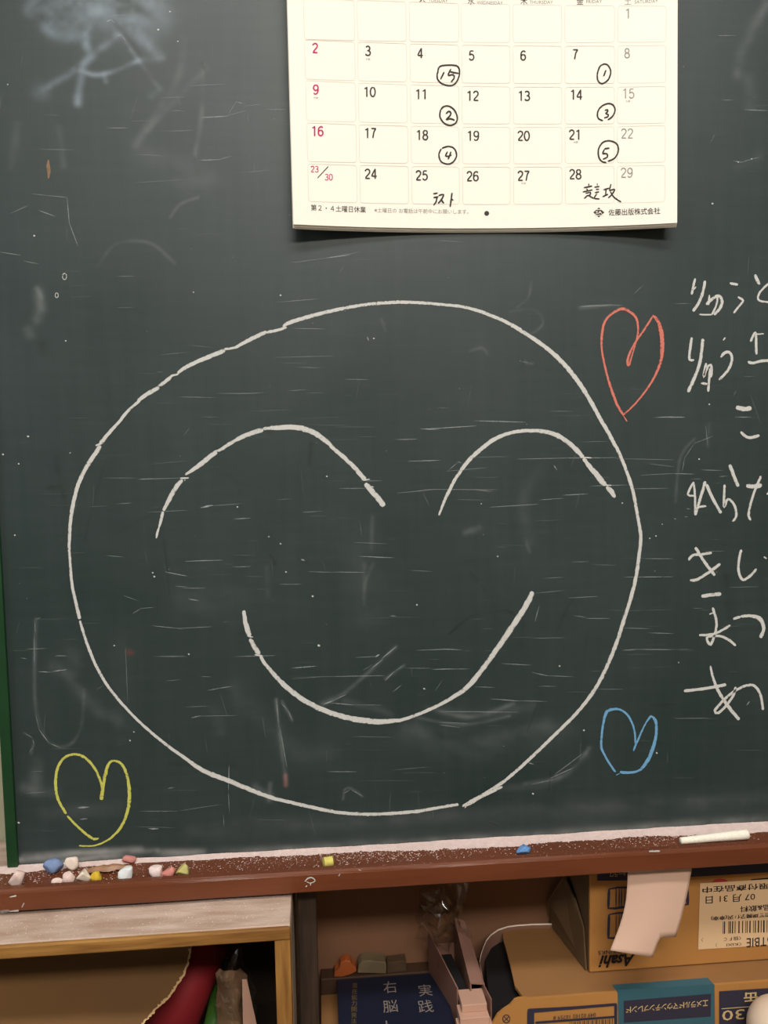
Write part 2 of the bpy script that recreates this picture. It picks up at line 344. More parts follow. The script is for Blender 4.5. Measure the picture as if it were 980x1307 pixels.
# arcs of wiping, lower middle
for x0, y0, x1, y1, x2, y2, r, s in ((545, 902, 600, 915, 655, 898, 3, .12), (530, 915, 590, 925, 650, 914, 2, .12), (520, 925, 600, 945, 700, 925, 10, .05), (670, 1000, 720, 990, 752, 955, 3, .12), (640, 1005, 700, 1000, 748, 965, 5, .06),
                                     (440, 895, 480, 905, 500, 912, 4, .07), (520, 940, 620, 960, 720, 930, 20, .035), (300, 880, 380, 960, 420, 960, 14, .03), (560, 905, 620, 912, 680, 900, 8, .05)):
    sm([(x0, y0), (x1, y1), (x2, y2)], r, s, grey, 1)
for a, r, s in (([(352, 893), (358, 945), (365, 998)], 2.2, .14), ([(360, 895), (373, 920)], 1.6, .12), ([(465, 720), (466, 770)], 3, .08), ([(477, 718), (466, 745), (464, 772)], 2, .1), ([(412, 900), (445, 880), (505, 826)], 2.5, .14), ([(412, 897), (425, 892)], 3.5, .2),
                ([(492, 866), (515, 850)], 2, .12), ([(455, 690), (470, 780)], 26, .03), ([(678, 360), (674, 380), (660, 392)], 1.6, .14), ([(650, 398), (680, 395), (693, 410), (685, 422), (672, 428)], 1.6, .14), ([(600, 448), (615, 444), (622, 452)], 2, .07),
                ([(740, 393), (790, 390)], 2, .14), ([(670, 460), (672, 464), (680, 464)], 1.3, .1), ([(594, 680), (612, 674)], 4, .13), ([(671, 690), (676, 705)], 2, .08), ([(487, 408), (492, 422)], 2.2, .14), ([(870, 85), (990, 0)], 1, .01), ([(978, 5), (962, 35), (945, 70), (940, 95)], 7, .1), ([(955, 100), (958, 135)], 8, .05),
                ([(940, 212), (970, 200)], 6, .05), ([(862, 640), (868, 585), (886, 560)], 1.8, .12), ([(905, 541), (903, 570)], 2, .07), ([(688, 600), (668, 640), (676, 690)], 8, .04), ([(340, 725), (342, 760)], 3, .05), ([(325, 1005), (345, 1018)], 5, .12), ([(345, 1000), (343, 1022)], 3, .1),
                ([(438, 1020), (440, 1008), (448, 1006), (462, 1016)], 1.4, .14), ([(230, 770), (300, 770)], 20, .03), ([(150, 800), (160, 940)], 14, .02), ([(270, 905), (280, 930)], 10, .05), ([(475, 660), (474, 700)], 2.5, .08)): sm(a, r, s, grey, 1)
sm([(364, 990), (365, 1002)], 2.6, .6, (0.5, 0.22, 0.2), 1); sm([(164, 832), (168, 834)], 3.5, .2, (0.3, 0.05, 0.03), 1); sm([(343, 537), (345, 553)], 4, .5, dark, 1); sm([(397, 566), (395, 592)], 3, .5, dark, 1)
for a, r, s in (([(574, 809), (600, 788), (640, 779), (656, 784)], 1.6, .6), ([(738, 754), (722, 780), (708, 812)], 1.5, .45), ([(599, 730), (620, 755)], 1.5, .4), ([(668, 795), (665, 825)], 1.8, .35), ([(750, 805), (744, 850)], 1.8, .35), ([(687, 896), (672, 935)], 1.8, .35), ([(703, 985), (700, 1010)], 1.6, .5),
                ([(830, 900), (860, 899)], 1.5, .4), ([(815, 784), (835, 772), (855, 766)], 1.6, .4), ([(193, 535), (197, 640)], 2, .35), ([(131, 600), (120, 640), (108, 690)], 2, .3), ([(265, 600), (295, 608)], 4, .35), ([(210, 690), (216, 760)], 1.8, .3), ([(205, 650), (150, 680)], 2, .15), ([(300, 615), (372, 640)], 1.5, .3), ([(345, 708), (351, 720)], 1.8, .6), ([(220, 975), (300, 978)], 4, .3),
                ([(927, 735), (930, 790)], 5, .35), ([(625, 1050), (634, 1053)], 1.5, .5), ([(380, 712), (392, 718)], 1.5, .5), ([(160, 1000), (190, 1010)], 2, .35)): sm(a, r, s, dark, 1)
# whitish dust film low down above the tray at the left, and a thin veil along the bottom
for a, r, s in (([(20, 1098), (60, 1094), (120, 1088), (200, 1086)], 3.5, .4), ([(30, 1092), (100, 1087), (180, 1083)], 4, .25), ([(60, 1103), (130, 1093), (170, 1091)], 3, .3), ([(14, 1099), (28, 1097)], 3, .5), ([(180, 1088), (260, 1086)], 4, .22),
                ([(20, 1100), (250, 1092), (600, 1072), (980, 1046)], 7, .2), ([(250, 1060), (600, 1040), (980, 1020)], 12, .05), ([(60, 1040), (150, 1030)], 10, .05)): sm(a, r, s, (0.5, 0.5, 0.49), 1)
PXM = 0.75/FPX
def vnoise(gx, gz, cell, sx=1.0, sz=1.0):
    u = gx/cell*sx+300; v = gz/cell*sz+50; T = rng.random((4096,)); iu = np.floor(u).astype(int); iv = np.floor(v).astype(int); fu = u-iu; fv = v-iv
    fu = fu*fu*(3-2*fu); fv = fv*fv*(3-2*fv); g = lambda a, c: T[(a*73856093 ^ c*19349663) % 4096]
    return (g(iu, iv)*(1-fu)+g(iu+1, iv)*fu)*(1-fv)+(g(iu, iv+1)*(1-fu)+g(iu+1, iv+1)*fu)*fv
xs = np.concatenate([np.arange(BX0, 0.452, 0.0013), np.arange(0.46, BX1, 0.05), [BX1]]); zs = np.concatenate([np.arange(BZ0, 1.665, 0.0013), np.arange(1.68, BZ1, 0.05), [BZ1]])
GX, GZ = np.meshgrid(xs, zs); col = np.zeros(GX.shape+(3,)); alp = np.zeros(GX.shape)
NZ = 0.5*vnoise(GX*.8+GZ*.6, GZ*.8-GX*.6, .020)+0.35*vnoise(GX*.9-GZ*.4, GZ*.9+GX*.4, .011, .6, 1.4)+0.15*vnoise(GX, GZ, .004)
for pts, r, s, c in SM:
    rw = r*PXM*1.0; p = smoothpath([(*S0(x, y)[[0, 2]], 0) for x, y in pts], rw*0.8)[:, :2]
    lo = p.min(0)-3*rw; hi = p.max(0)+3*rw
    ix = np.where((xs > lo[0]) & (xs < hi[0]))[0]; iz = np.where((zs > lo[1]) & (zs < hi[1]))[0]
    if not len(ix) or not len(iz): continue
    sl = np.s_[iz[0]:iz[-1]+1, ix[0]:ix[-1]+1]; gx = GX[sl]; gz = GZ[sl]; D = np.full(gx.shape, 1e9)
    for i in range(len(p)-1):
        a, b = p[i], p[i+1]; ab = b-a; t = np.clip(((gx-a[0])*ab[0]+(gz-a[1])*ab[1])/(ab@ab+1e-12), 0, 1)
        D = np.minimum(D, np.hypot(gx-a[0]-t*ab[0], gz-a[1]-t*ab[1]))
    # streaky strength
    st = np.clip(NZ[sl]*1.9-0.25, 0.05, 1.35)
    k = s*np.exp(-(D/rw)**2)*st
    A = alp[sl]; Cc = col[sl]; na = A+k*(1-A)
    col[sl] = np.where(na[..., None] > 1e-5, (Cc*(A*(1-k))[..., None]+np.array(c)*k[..., None])/np.maximum(na[..., None], 1e-6), Cc); alp[sl] = na
nx_, nz_ = len(xs), len(zs)
V = np.stack([GX.ravel(), np.zeros(GX.size), GZ.ravel()], 1)
I = np.arange(nx_*nz_).reshape(nz_, nx_); Q = np.stack([I[:-1, :-1], I[:-1, 1:], I[1:, 1:], I[1:, :-1]], -1).reshape(-1, 4)
me = bpy.data.meshes.new('writing_surface'); me.vertices.add(len(V)); me.vertices.foreach_set('co', V.astype(np.float32).ravel())
me.loops.add(Q.size); me.loops.foreach_set('vertex_index', Q.ravel().astype(np.int32)); me.polygons.add(len(Q)); me.polygons.foreach_set('loop_start', np.arange(0, Q.size, 4, dtype=np.int32)); me.update(calc_edges=True)
at = me.attributes.new('dust', 'FLOAT_COLOR', 'POINT'); at.data.foreach_set('color', np.concatenate([col.reshape(-1, 3), alp.reshape(-1, 1)], 1).astype(np.float32).ravel())
add('writing_surface', me, M['board'], board)
boxobj('backing_panel', (BX0, 0.0006, BZ0), (BX1, 0.03, BZ1), M['walnut'], board, bev=0)
boxobj('frame_strip', (BX0-0.0095, -0.004, BZ0), (BX0, 0.03, BZ1), M['green_frame'], board)

# smiley face
W_ = 5.0
outline = [(595, 1027.4), (618, 1013.6), (645.7, 995), (673, 971), (707, 938.6), (737.5, 908), (757.4, 882), (771, 857.5), (783.5, 828.5), (792.6, 802), (805, 762.6), (811, 738), (815.6, 707.5), (817.3, 683), (812.6, 654), (806, 621), (793, 585), (781.6, 562.4), (765, 533), (742.4, 494), (716, 461), (687, 436.7), (644.5, 410.6), (599, 393.6), (560, 388.4), (533, 386.4), (501.6, 386), (459, 390), (414, 399), (371.6, 411), (361, 417.5)]
ow = [5, 5, 4.4, 4.6, 4.6, 4.8, 5, 5, 5, 5, 5, 5, 4.6, 4.4, 4.6, 4.6, 4.4, 5, 5.4, 6, 6, 5.6, 5, 4.4, 4, 4.4, 4.6, 4.4, 5, 5.4, 3.4]
segs = [([(x, y, w2) for (x, y), w2 in zip(outline, ow)], 5)]
segs += [([(366, 418, 2), (361, 419.5, 4), (352, 422, 4), (340, 424.5, 5)], 4), ([(340, 423.5, 5), (318, 434, 5.6), (300, 444, 3.6)], 5), ([(302, 443.5, 3), (286, 446, 3.2)], 3), ([(287, 447, 6), (268, 455, 6), (250, 462.5, 5.4), (235, 470, 5), (226.5, 476.6, 3.6)], 5), ([(228, 477.6, 2.4), (217, 480, 3)], 3),
         ([(219, 480.5, 4.4), (206, 491, 4.8), (202, 492.5, 5)], 5), ([(203, 494.5, 5), (189, 502.5, 6.2), (176, 511.5, 4.6)], 5), ([(179, 511, 4), (166, 522, 4), (154, 535.5, 4.4)], 4), ([(156, 534.5, 4), (141.6, 550, 4.6), (130, 564, 5.4), (127, 567, 5)], 5), ([(131, 566, 2), (122, 568.5, 3)], 3),
         ([(128, 568.5, 6), (122, 579, 6), (118, 582, 4)], 6), ([(120, 581, 6), (110, 597, 5.6), (103, 611, 5.6), (98, 624.6, 5.4), (92.5, 648.5, 5.2), (89.6, 672, 4.6), (88.4, 700, 4), (89, 709, 3.6), (91.8, 744, 4), (96, 765, 4.4), (102, 790, 5)], 5),
         ([(102, 792, 3.4), (113.6, 828, 4), (128, 860, 4), (145.6, 886, 3.8), (174.6, 918, 3.8), (206.6, 946, 4), (232.8, 965, 4.6), (259, 983, 6), (291, 996, 6.4), (318, 1007, 6), (345.7, 1017.5, 5), (380, 1026, 5), (431.4, 1036.6, 4.6), (477, 1039, 4.6), (528.6, 1035.7, 4.6), (560, 1030.5, 4), (585, 1026.5, 4)], 5),
         ([(590, 1029, 3), (606, 1020, 5), (625, 1011, 5), (641, 1004, 3)], 4), ([(593, 1031, 1.6), (600, 1022, 3)], 2)]
face = ribbons('chalk_smiley_face', segs, S0, M['white_chalk'], board, seed=1)
face['label'] = 'large round white chalk face outline'
def cut(pts, ws): return ([(x, y, w2) for (x, y), w2 in zip(pts, ws)], 6)
ribbons('closed_eye', [cut([(199.5, 687), (201, 680), (203, 673)], [2.6, 3.2, 3]), cut([(203, 673), (206, 662), (208, 653)], [3, 4, 4.6]), cut([(208.5, 652), (218.5, 632.6), (226, 620), (233, 612.5)], [4.4, 6, 6, 3.4]), cut([(230, 610.5), (241, 610)], [2.6, 2.2]), cut([(236.5, 606), (255.7, 593), (270, 581), (277, 577)], [3, 6.4, 6.4, 5]),
                       cut([(273, 576), (287, 573)], [2.2, 2.2]), cut([(278, 576), (293, 566.5), (304, 560)], [3.4, 5, 4]), cut([(290, 566), (306, 561.5)], [2, 2]), cut([(300, 562), (315, 555), (330, 550), (336, 549)], [5, 6.4, 6.4, 6]), cut([(336, 547), (353, 546), (377, 545.5), (398, 551), (412, 560), (423, 568.5)], [4, 6.4, 7, 7.6, 6.4, 5]),
                       cut([(421, 568.5), (443, 587.5), (457, 602), (466, 613)], [5, 5.6, 6, 6]), cut([(466, 617), (480.4, 633.6), (490, 646)], [7, 7.4, 8.4]), cut([(464, 613), (472, 611.5)], [2, 1.6]), cut([(466, 621), (477, 621.5)], [2.4, 1.6])], S0, M['white_chalk'], face, seed=2)
ribbons('closed_eye', [cut([(560, 657.8), (567.8, 637.6), (580.8, 611.4), (589, 600)], [2.4, 4, 4.6, 4.6]), cut([(588, 600), (602, 583.7), (628, 562.4), (651, 552.7), (677, 549.6), (703, 552.7), (722.9, 563), (739, 578), (744, 584)], [5, 5.6, 5.6, 5, 5, 6, 6.4, 6, 5]), cut([(744, 585), (756, 600), (768.6, 615), (773, 619)], [5, 7.2, 7.6, 6]),
                       cut([(742, 583.5), (755, 584.5)], [2, 1.4]), cut([(769, 619), (780, 619.5)], [2.6, 1.6]), cut([(774, 621), (780, 628), (784.5, 635)], [5.6, 7.4, 4.4])], S0, M['white_chalk'], face, seed=3)
ribbons('smiling_mouth', [cut([(311, 779), (314, 797), (318.6, 812)], [5, 6.4, 7]), cut([(319, 815), (325, 826), (331, 835)], [5, 6.6, 7]), cut([(316, 812), (323, 813)], [2, 2]), cut([(325, 835.5), (335, 837)], [2, 2.4]),
                          cut([(332, 837), (342.9, 852.9), (365.7, 877), (391.4, 895.7), (420, 909), (448.6, 917), (482.9, 921), (500, 920), (517, 917.5), (551.4, 904), (580, 888.6), (597, 876), (615, 854.5), (645.7, 811.6), (664, 784), (675, 765), (679.5, 755)], [4.4, 5, 6.6, 7, 6.8, 7.4, 7.6, 6, 4.6, 4.6, 5.4, 6.6, 6.8, 7.2, 7.4, 7.4, 5.6])], S0, M['white_chalk'], face, seed=4)
# hearts
ribbons('chalk_heart', [([(802, 467.5, 3.6), (800.7, 460, 3.4), (804.3, 448.6, 2.6), (811.4, 435.7, 2.6), (822, 420.7, 2.6), (833.8, 402, 2)], 3), ([(833, 403, 3), (840, 411, 4.4), (844, 427, 5.2), (845, 444, 5), (842.9, 461.4, 3.8), (834, 482.9, 2.8), (820, 504, 2.4), (805.7, 520, 2.2), (794, 530.5, 2)], 4),
                        ([(802.5, 467, 2.4), (807, 451.4, 1.8), (812, 434, 2), (814, 420, 2.4), (811.4, 405.7, 3.2), (802.9, 397.9, 3.6), (793.6, 394.3, 3.8), (781.4, 400, 3), (772, 410, 3.2), (767.9, 427, 3.4), (767.9, 447, 2.6), (772, 468.6, 2.8), (778.6, 492.9, 3.2), (787, 515.7, 3.4), (795, 529.3, 3)], 3), ([(795.5, 531, 1.2), (800, 538, 2.4)], 2)],
        S0, M['red_chalk'], board, label='red chalk heart at the upper right of the face', seed=5)
ribbons('chalk_heart', [([(808, 958.4, 2), (810.4, 952, 3), (818.4, 933.9, 2.2), (824.5, 921.6, 2.2), (831, 913, 3)], 3), ([(831, 914, 3.4), (836, 919, 4), (837.4, 931, 3.6), (835.5, 946, 4.2), (829.4, 964.5, 4.6), (820.8, 978, 4), (813.5, 984, 3), (801, 986, 3.2), (790.8, 985.3, 4)], 4),
                        ([(810.4, 949, 2), (809.8, 935, 2.6), (806, 921.6, 2.6), (798.8, 910.6, 2.8), (789, 905, 2.8), (776.7, 906.3, 4), (772.4, 911.8, 3.8), (768.8, 929, 2.8), (767, 951, 3.2), (769.4, 959.6, 3), (776.7, 973, 2.8), (785.3, 985.3, 2.6)], 3), ([(786, 989, 2), (790.5, 987, 1.6)], 2)],
        S0, M['blue_chalk'], board, label='blue chalk heart at the lower right of the face', seed=6)
ribbons('chalk_heart', [([(126.5, 1069.6, 2.4), (120, 1070.6, 3), (111.8, 1065.7, 3.2), (97, 1052.7, 3), (86, 1041, 2.6)], 3), ([(84.6, 1038.6, 3.4), (75, 1021.6, 3.6), (71, 1002, 4), (73.5, 980.8, 3.6), (82.4, 967, 3.4), (95.5, 962.5, 3.2), (108.6, 967, 3.4), (120, 979, 3.4), (126.5, 992, 3.2), (130.6, 1005.3, 3.6), (129.3, 1020.8, 6)], 4),
                        ([(130.4, 1019, 3.4), (131.8, 1005, 3.4), (134.7, 987.3, 4.4), (139.6, 973.5, 3.4), (147, 971, 2.8), (156, 976, 3.4), (162.4, 990.6, 3.6), (165.2, 1010, 4.4), (163.6, 1031.4, 4.2), (156, 1052.7, 3.6), (141, 1069.8, 2.8), (121.6, 1078.8, 2), (101, 1079.3, 1.8)], 4)],
        S0, M['yellow_chalk'], board, label='yellow chalk heart at the lower left of the face', seed=7)
# names written at the right
K = []
K.append(('りゅうと', [([(887, 355.5), (884.5, 366), (882.3, 376)], 3.2), ([(885, 370), (888, 366)], 2), ([(899.5, 358.4), (896.6, 373), (891, 387), (884, 397.4)], 4), ([(905, 376.5), (904.4, 383), (903.8, 389.4)], 3), ([(901, 389), (907, 383), (916, 377.5), (921, 382.5), (919.5, 392), (911, 402)], 4), ([(915.5, 377.5), (914, 389), (908, 402)], 2.6), ([(892, 401.3), (900, 401.8), (909, 401.6)], 2.2),
      ([(931, 361.5), (941.5, 363.4)], 3.6), ([(941.5, 379), (948, 383.8), (943, 390.5), (936, 399.7)], 3), ([(963.5, 350.3), (966, 358), (969.3, 363)], 4.4), ([(986, 358), (976, 366), (968.4, 375), (967, 382), (973, 385), (987, 386)], 2.8)]))
K.append(('りゅう', [([(882.5, 430.7), (880.4, 445), (879.6, 459), (885.5, 459.4)], 3.6), ([(896.7, 432.5), (893, 462), (886, 482), (877.6, 500.5)], 4.4), ([(901, 463.5), (899, 472), (897.6, 481), (902, 470), (906.6, 465.6), (907.8, 477), (905, 482)], 3.6), ([(906, 470), (904.6, 485), (903.4, 500)], 3.4), ([(894.4, 489), (902.5, 490.3)], 3.4),
      ([(925, 431), (922.6, 434.4)], 3.4), ([(919.4, 456), (924, 450.5), (930, 449.6), (933.6, 455), (933, 463), (927.5, 474), (917.4, 485)], 3.8), ([(957.4, 436), (963.6, 424.6), (964.6, 438), (965, 452.5)], 3.4), ([(962, 427), (974.8, 426)], 2), ([(954, 461.6), (960, 463.6), (970, 461), (987, 459.8)], 3.8)]))
K.append(('こ', [([(939, 519.6), (948, 522, ), (958.7, 521)], 6.4), ([(945, 551), (951, 557), (958, 558.6), (969, 555.7)], 4)]))
K.append(('ひらた', [([(884.5, 615.6), (877.5, 631), (886.4, 632.6)], 3), ([(884.7, 615), (886.6, 633), (886.8, 657)], 3), ([(899.8, 614.3), (894, 634), (886.8, 657.6)], 4), ([(886.8, 650), (892, 647), (901, 646)], 3), ([(901.2, 618), (909, 636), (919.8, 655)], 4.4), ([(930.9, 593), (936, 607), (942, 621)], 4.6), ([(924.4, 618.5), (923.8, 633), (923.8, 647), (928.6, 637), (935, 642), (938.6, 650), (938.8, 660), (934.4, 665.4)], 3.4),
      ([(952, 619.8), (960, 620.8), (971.9, 619.3)], 6), ([(970.8, 607.5), (963, 626), (957, 645), (955, 658), (957.8, 664)], 3.4), ([(978, 631), (984, 627)], 3)]))
K.append(('き', [([(878.5, 715), (884, 708.6), (895, 707.5), (908, 705.4)], 3.6), ([(887, 698.5), (898, 716), (912, 734.5)], 4.2), ([(880.4, 740.5), (889, 739.6), (905, 730), (918.8, 719.5)], 4), ([(894.8, 761), (905, 759.5), (920, 758)], 5), ([(945.8, 701.5), (942.6, 715), (942.4, 730), (948, 740), (958, 734), (965, 726)], 3.6), ([(974.6, 710.5), (978, 713)], 3.6)]))
K.append(('まつ', [([(909, 775.4), (913.4, 790), (913.4, 803), (906.8, 822.6), (902, 813.5), (917, 811.6), (928, 815.6), (938.6, 824)], 3.6), ([(892, 810.6), (912, 808.6), (931.8, 798)], 3.4), ([(905, 784), (910, 782)], 2.4), ([(935.4, 790), (945, 787)], 3.6), ([(945, 786.6, 3.6), (958.9, 786, 4.4), (970, 790.5, 6), (974.4, 802, 4.6), (970, 814, 5)], 4.4)]))
K.append(('あつ', [([(872.6, 881.8), (900, 878.6), (926.3, 873.6)], 4.2), ([(906.3, 849.7, 2.6), (909, 863, 3.4), (916, 881, 4.2), (928, 900, 4.6), (943, 918.6, 4.6)], 4), ([(938.5, 876.5), (936, 886), (929, 897), (917, 909.5), (912, 906.6), (926.6, 890), (943, 878.6), (957, 874), (965, 877.5), (970.6, 888), (973.4, 906)], 3.6)]))
for n_, (nm, st) in enumerate(K):
    ribbons('chalk_word', st, S0, M['white_chalk'], board, seed=20+n_, label='white chalk hiragana, %s line of the column of names' % ('first second third fourth fifth sixth seventh'.split()[n_]))
# thin scratches and flecks that nobody could count
SC = []
def s_(x0, y0, x1, y1, op=.5, w=1.2, bow=0.0): op = op*.52; w = w*.82; SC.append(([(x0, y0, w*.4), ((x0+x1)/2, (y0+y1)/2+bow, w), (x1, y1, w*.4)], w, op))
def c_(ox, oy, k, L):
    for a in L: s_(ox+a[0]/k, oy+a[1]/k, ox+a[2]/k, oy+a[3]/k, *(a[4:] if len(a) > 4 else ()))
c_(0, 0, 2.649, [(680, 398, 770, 393, .8, 1.6), (760, 393, 832, 374, .4), (772, 385, 800, 343, .5), (795, 344, 822, 350, .7, 1.6), (830, 358, 885, 352, .4), (838, 380, 840, 420, .3), (900, 370, 970, 370, .4), (460, 522, 550, 527, .4), (670, 542, 745, 540, .8, 1.5), (740, 540, 782, 528, .6, 1.4), (360, 433, 430, 433, .6), (540, 330, 630, 328, .35), (640, 290, 760, 285, .4), (570, 445, 655, 440, .35), (130, 505, 250, 507, .35), (105, 655, 165, 662, .5), (160, 661, 228, 668, .6, 1.4), (227, 670, 235, 760, .7, 1.4), (235, 755, 264, 833, .7, 1.4), (35, 722, 95, 695, .5), (132, 712, 187, 732, .8, 1.5), (0, 852, 75, 864, .6), (78, 882, 132, 893, .6), (840, 582, 915, 575, .4), (355, 75, 378, 66, .9, 2), (376, 66, 388, 78, .5, 2), (395, 122, 412, 118, .8, 1.8), (412, 120, 424, 138, .8, 1.8), (370, 53, 440, 51, .4), (590, 372, 625, 378, .3), (440, 410, 520, 408, .3), (395, 935, 460, 933, .4), (150, 388, 205, 391, .3), (5, 320, 0, 370, .4), (450, 618, 620, 608, .25), (520, 48, 545, 52, .4), (580, 375, 612, 374, .4)])
c_(70, 370, 3.77, [(600, 515, 770, 518, .5), (780, 498, 980, 498, .4), (490, 395, 520, 395, .5), (400, 912, 600, 905, .6), (410, 910, 480, 908, .8), (240, 905, 400, 905, .3), (295, 1030, 370, 1025, .5), (450, 1070, 640, 1060, .45), (700, 1048, 760, 1036, 1, 3), (740, 1040, 900, 1028, .4), (860, 1105, 940, 1098, .5), (700, 612, 790, 612, .3), (510, 312, 640, 300, .3), (620, 700, 650, 660, .3), (300, 85, 380, 85, .3), (640, 265, 780, 280, .25), (465, 838, 640, 822, .2), (68, 786, 80, 782, 1, 2)])
c_(300, 370, 3.77, [(200, 60, 400, 43, .5), (280, 185, 430, 188, .5), (190, 325, 470, 318, .4), (300, 372, 410, 376, .4), (530, 430, 640, 432, .5), (255, 486, 345, 480, .5), (0, 500, 140, 495, .4), (770, 720, 875, 718, .6, 1.5), (830, 825, 980, 820, .7, 1.4), (890, 668, 980, 672, .8, 1.6), (780, 978, 980, 958, .6), (500, 955, 640, 955, .5), (600, 920, 710, 918, .5), (320, 1070, 420, 1065, .5), (0, 1100, 75, 1098, .5), (570, 1215, 735, 1222, .4), (900, 970, 940, 1050, .3), (480, 660, 680, 660, .2), (636, 225, 642, 245, 1, 2.4), (600, 1110, 610, 1190, .25), (200, 1010, 270, 1005, .3)])
c_(540, 360, 3.0625, [(0, 575, 210, 562, .75, 1.6), (200, 542, 400, 548, .75, 1.6), (370, 692, 560, 688, .6, 1.3), (540, 688, 760, 686, .7, 1.3), (750, 690, 980, 695, .4), (850, 755, 980, 748, .5), (650, 797, 800, 793, .6), (800, 808, 960, 806, .5), (0, 810, 290, 812, .5), (200, 810, 270, 820, .5, 2), (260, 880, 450, 868, .6, 1.4), (450, 852, 550, 845, .6), (545, 833, 645, 828, .7, 1.4), (90, 740, 250, 725, .4), (510, 715, 522, 735, .9, 1.8), (0, 700, 70, 696, .5), (900, 530, 980, 525, .5), (490, 505, 590, 505, .3), (50, 492, 100, 492, .3), (180, 685, 340, 682, .3), (620, 625, 720, 622, .3), (130, 700, 155, 710, .5), (95, 740, 140, 700, .5), (605, 97, 780, 90, .5, 1.6), (820, 50, 860, 10, .4), (380, 310, 425, 318, .3, 2), (880, 710, 980, 722, .4), (130, 850, 240, 852, .3)])
c_(70, 680, 3.44, [(570, 125, 740, 120, .7, 1.4), (485, 172, 580, 190, .8, 1.5), (530, 235, 580, 238, .6), (560, 243, 660, 243, .5), (585, 290, 632, 298, .8, 1.6), (300, 275, 365, 298, .5), (430, 408, 560, 422, .6), (540, 420, 690, 412, .6), (340, 355, 380, 332, .6), (375, 332, 435, 328, .6), (225, 100, 300, 106, .5), (780, 150, 860, 148, .4), (450, 543, 580, 543, .5), (800, 543, 885, 540, .5), (670, 692, 720, 683, .7, 1.4), (710, 684, 780, 674, .7, 1.4), (600, 812, 640, 803, .7, 2), (630, 805, 800, 802, .4), (570, 765, 680, 760, .3), (310, 500, 320, 740, .35), (490, 650, 550, 645, .4), (640, 630, 690, 633, .4), (370, 1222, 540, 1222, .5), (550, 1220, 730, 1192, .4), (765, 1020, 762, 1130, .8, 1.3), (762, 1140, 766, 1230, .5), (740, 1240, 742, 1290, .5), (410, 1298, 455, 1300, 1, 2.6), (100, 1208, 150, 1205, .9, 2), (110, 1258, 145, 1255, .7, 2), (0, 605, 50, 602, .7), (0, 542, 45, 540, .5), (360, 1290, 530, 1295, .3), (180, 690, 215, 668, .3), (495, 1122, 525, 1118, .5, 2)])
c_(300, 700, 3.5, [(555, 35, 710, 42, .7, 1.6), (325, 103, 440, 107, .5), (435, 105, 580, 107, .6, 1.3), (780, 98, 880, 103, .4), (195, 160, 300, 160, .5), (250, 535, 365, 525, .8, 1.6), (690, 300, 720, 304, .6, 1.6), (435, 572, 670, 568, .6, 1.3), (255, 582, 440, 570, .3), (540, 487, 635, 482, .5), (626, 484, 645, 474, 1, 3), (610, 535, 660, 495, .8, 1.8), (655, 492, 720, 438, .8, 1.8), (670, 590, 710, 550, .8, 1.8), (710, 550, 755, 520, .4), (705, 640, 745, 608, .7, 1.3), (395, 695, 440, 680, .9, 2.4), (440, 678, 500, 650, .6, 1.5), (425, 690, 540, 700, .7, 1.5), (540, 698, 660, 700, .4), (570, 545, 610, 520, .4), (810, 455, 980, 448, .6, 1.3), (880, 540, 980, 538, .7, 1.5), (760, 535, 880, 535, .4), (410, 997, 545, 997, .6), (0, 83, 70, 80, .5), (520, 840, 700, 843, .3), (890, 640, 925, 590, .3), (0, 483, 180, 478, .6), (485, 1095, 515, 1075, .6), (515, 1075, 575, 1110, .6), (185, 670, 195, 800, .5, 1.6), (200, 800, 232, 980, .4, 2), (205, 690, 235, 720, .4, 2), (235, 720, 255, 765, .5, 2), (700, 990, 870, 975, .25), (293, 48, 312, 54, 1, 2), (840, 622, 852, 630, .8, 1.6)])
c_(560, 680, 3.267, [(550, 122, 625, 120, .5), (770, 185, 980, 183, .7, 1.3), (860, 108, 980, 108, .5), (640, 133, 740, 135, .3), (540, 272, 665, 265, .6), (560, 345, 615, 352, .5), (610, 357, 715, 357, .6), (390, 440, 525, 437, .45), (770, 397, 880, 400, .5), (765, 490, 830, 486, .7, 1.8), (830, 486, 980, 487, .6, 1.6), (260, 545, 385, 552, .6, 1.3), (390, 582, 460, 598, .7, 1.4), (455, 596, 560, 600, .6), (415, 640, 490, 640, .5), (215, 692, 340, 702, .7, 1.5), (335, 700, 450, 703, .6), (0, 485, 95, 488, .6), (0, 568, 130, 568, .6), (150, 642, 235, 645, .5), (660, 652, 770, 652, .4), (870, 417, 980, 420, .6), (400, 370, 418, 305, .5, 1.8), (400, 252, 520, 240, .4), (440, 190, 520, 185, .4), (370, 958, 395, 965, .8, 1.6), (0, 745, 330, 748, .5, 1.6), (0, 790, 120, 795, .5, 1.4), (0, 800, 90, 812, .5, 1.4), (460, 1025, 560, 980, .6, 1.6), (480, 1010, 600, 920, .4, 2), (380, 1050, 480, 1028, .4, 1.5)])
c_(860, 0, 3.63, [(200, 165, 290, 165, .6), (220, 465, 275, 463, .5), (320, 508, 436, 513, .7, 1.4), (275, 745, 310, 752, .8, 1.6), (305, 754, 360, 738, .7, 1.6), (355, 738, 400, 728, .5), (170, 660, 190, 620, .4)])
c_(860, 340, 4.357, [(0, 837, 60, 838, .8, 1.4), (340, 838, 430, 838, .8), (330, 720, 345, 690, .4), (0, 1152, 110, 1155, .8, 1.4), (150, 1132, 270, 1135, .6), (250, 1168, 300, 1166, .6), (90, 1182, 160, 1182, .5), (0, 207, 100, 207, .4), (380, 612, 450, 612, .3), (175, 880, 188, 1000, .4, 1.4), (45, 1140, 60, 1060, .5, 1.4), (58, 1065, 110, 990, .5, 1.4), (110, 985, 215, 945, .5, 1.4)])
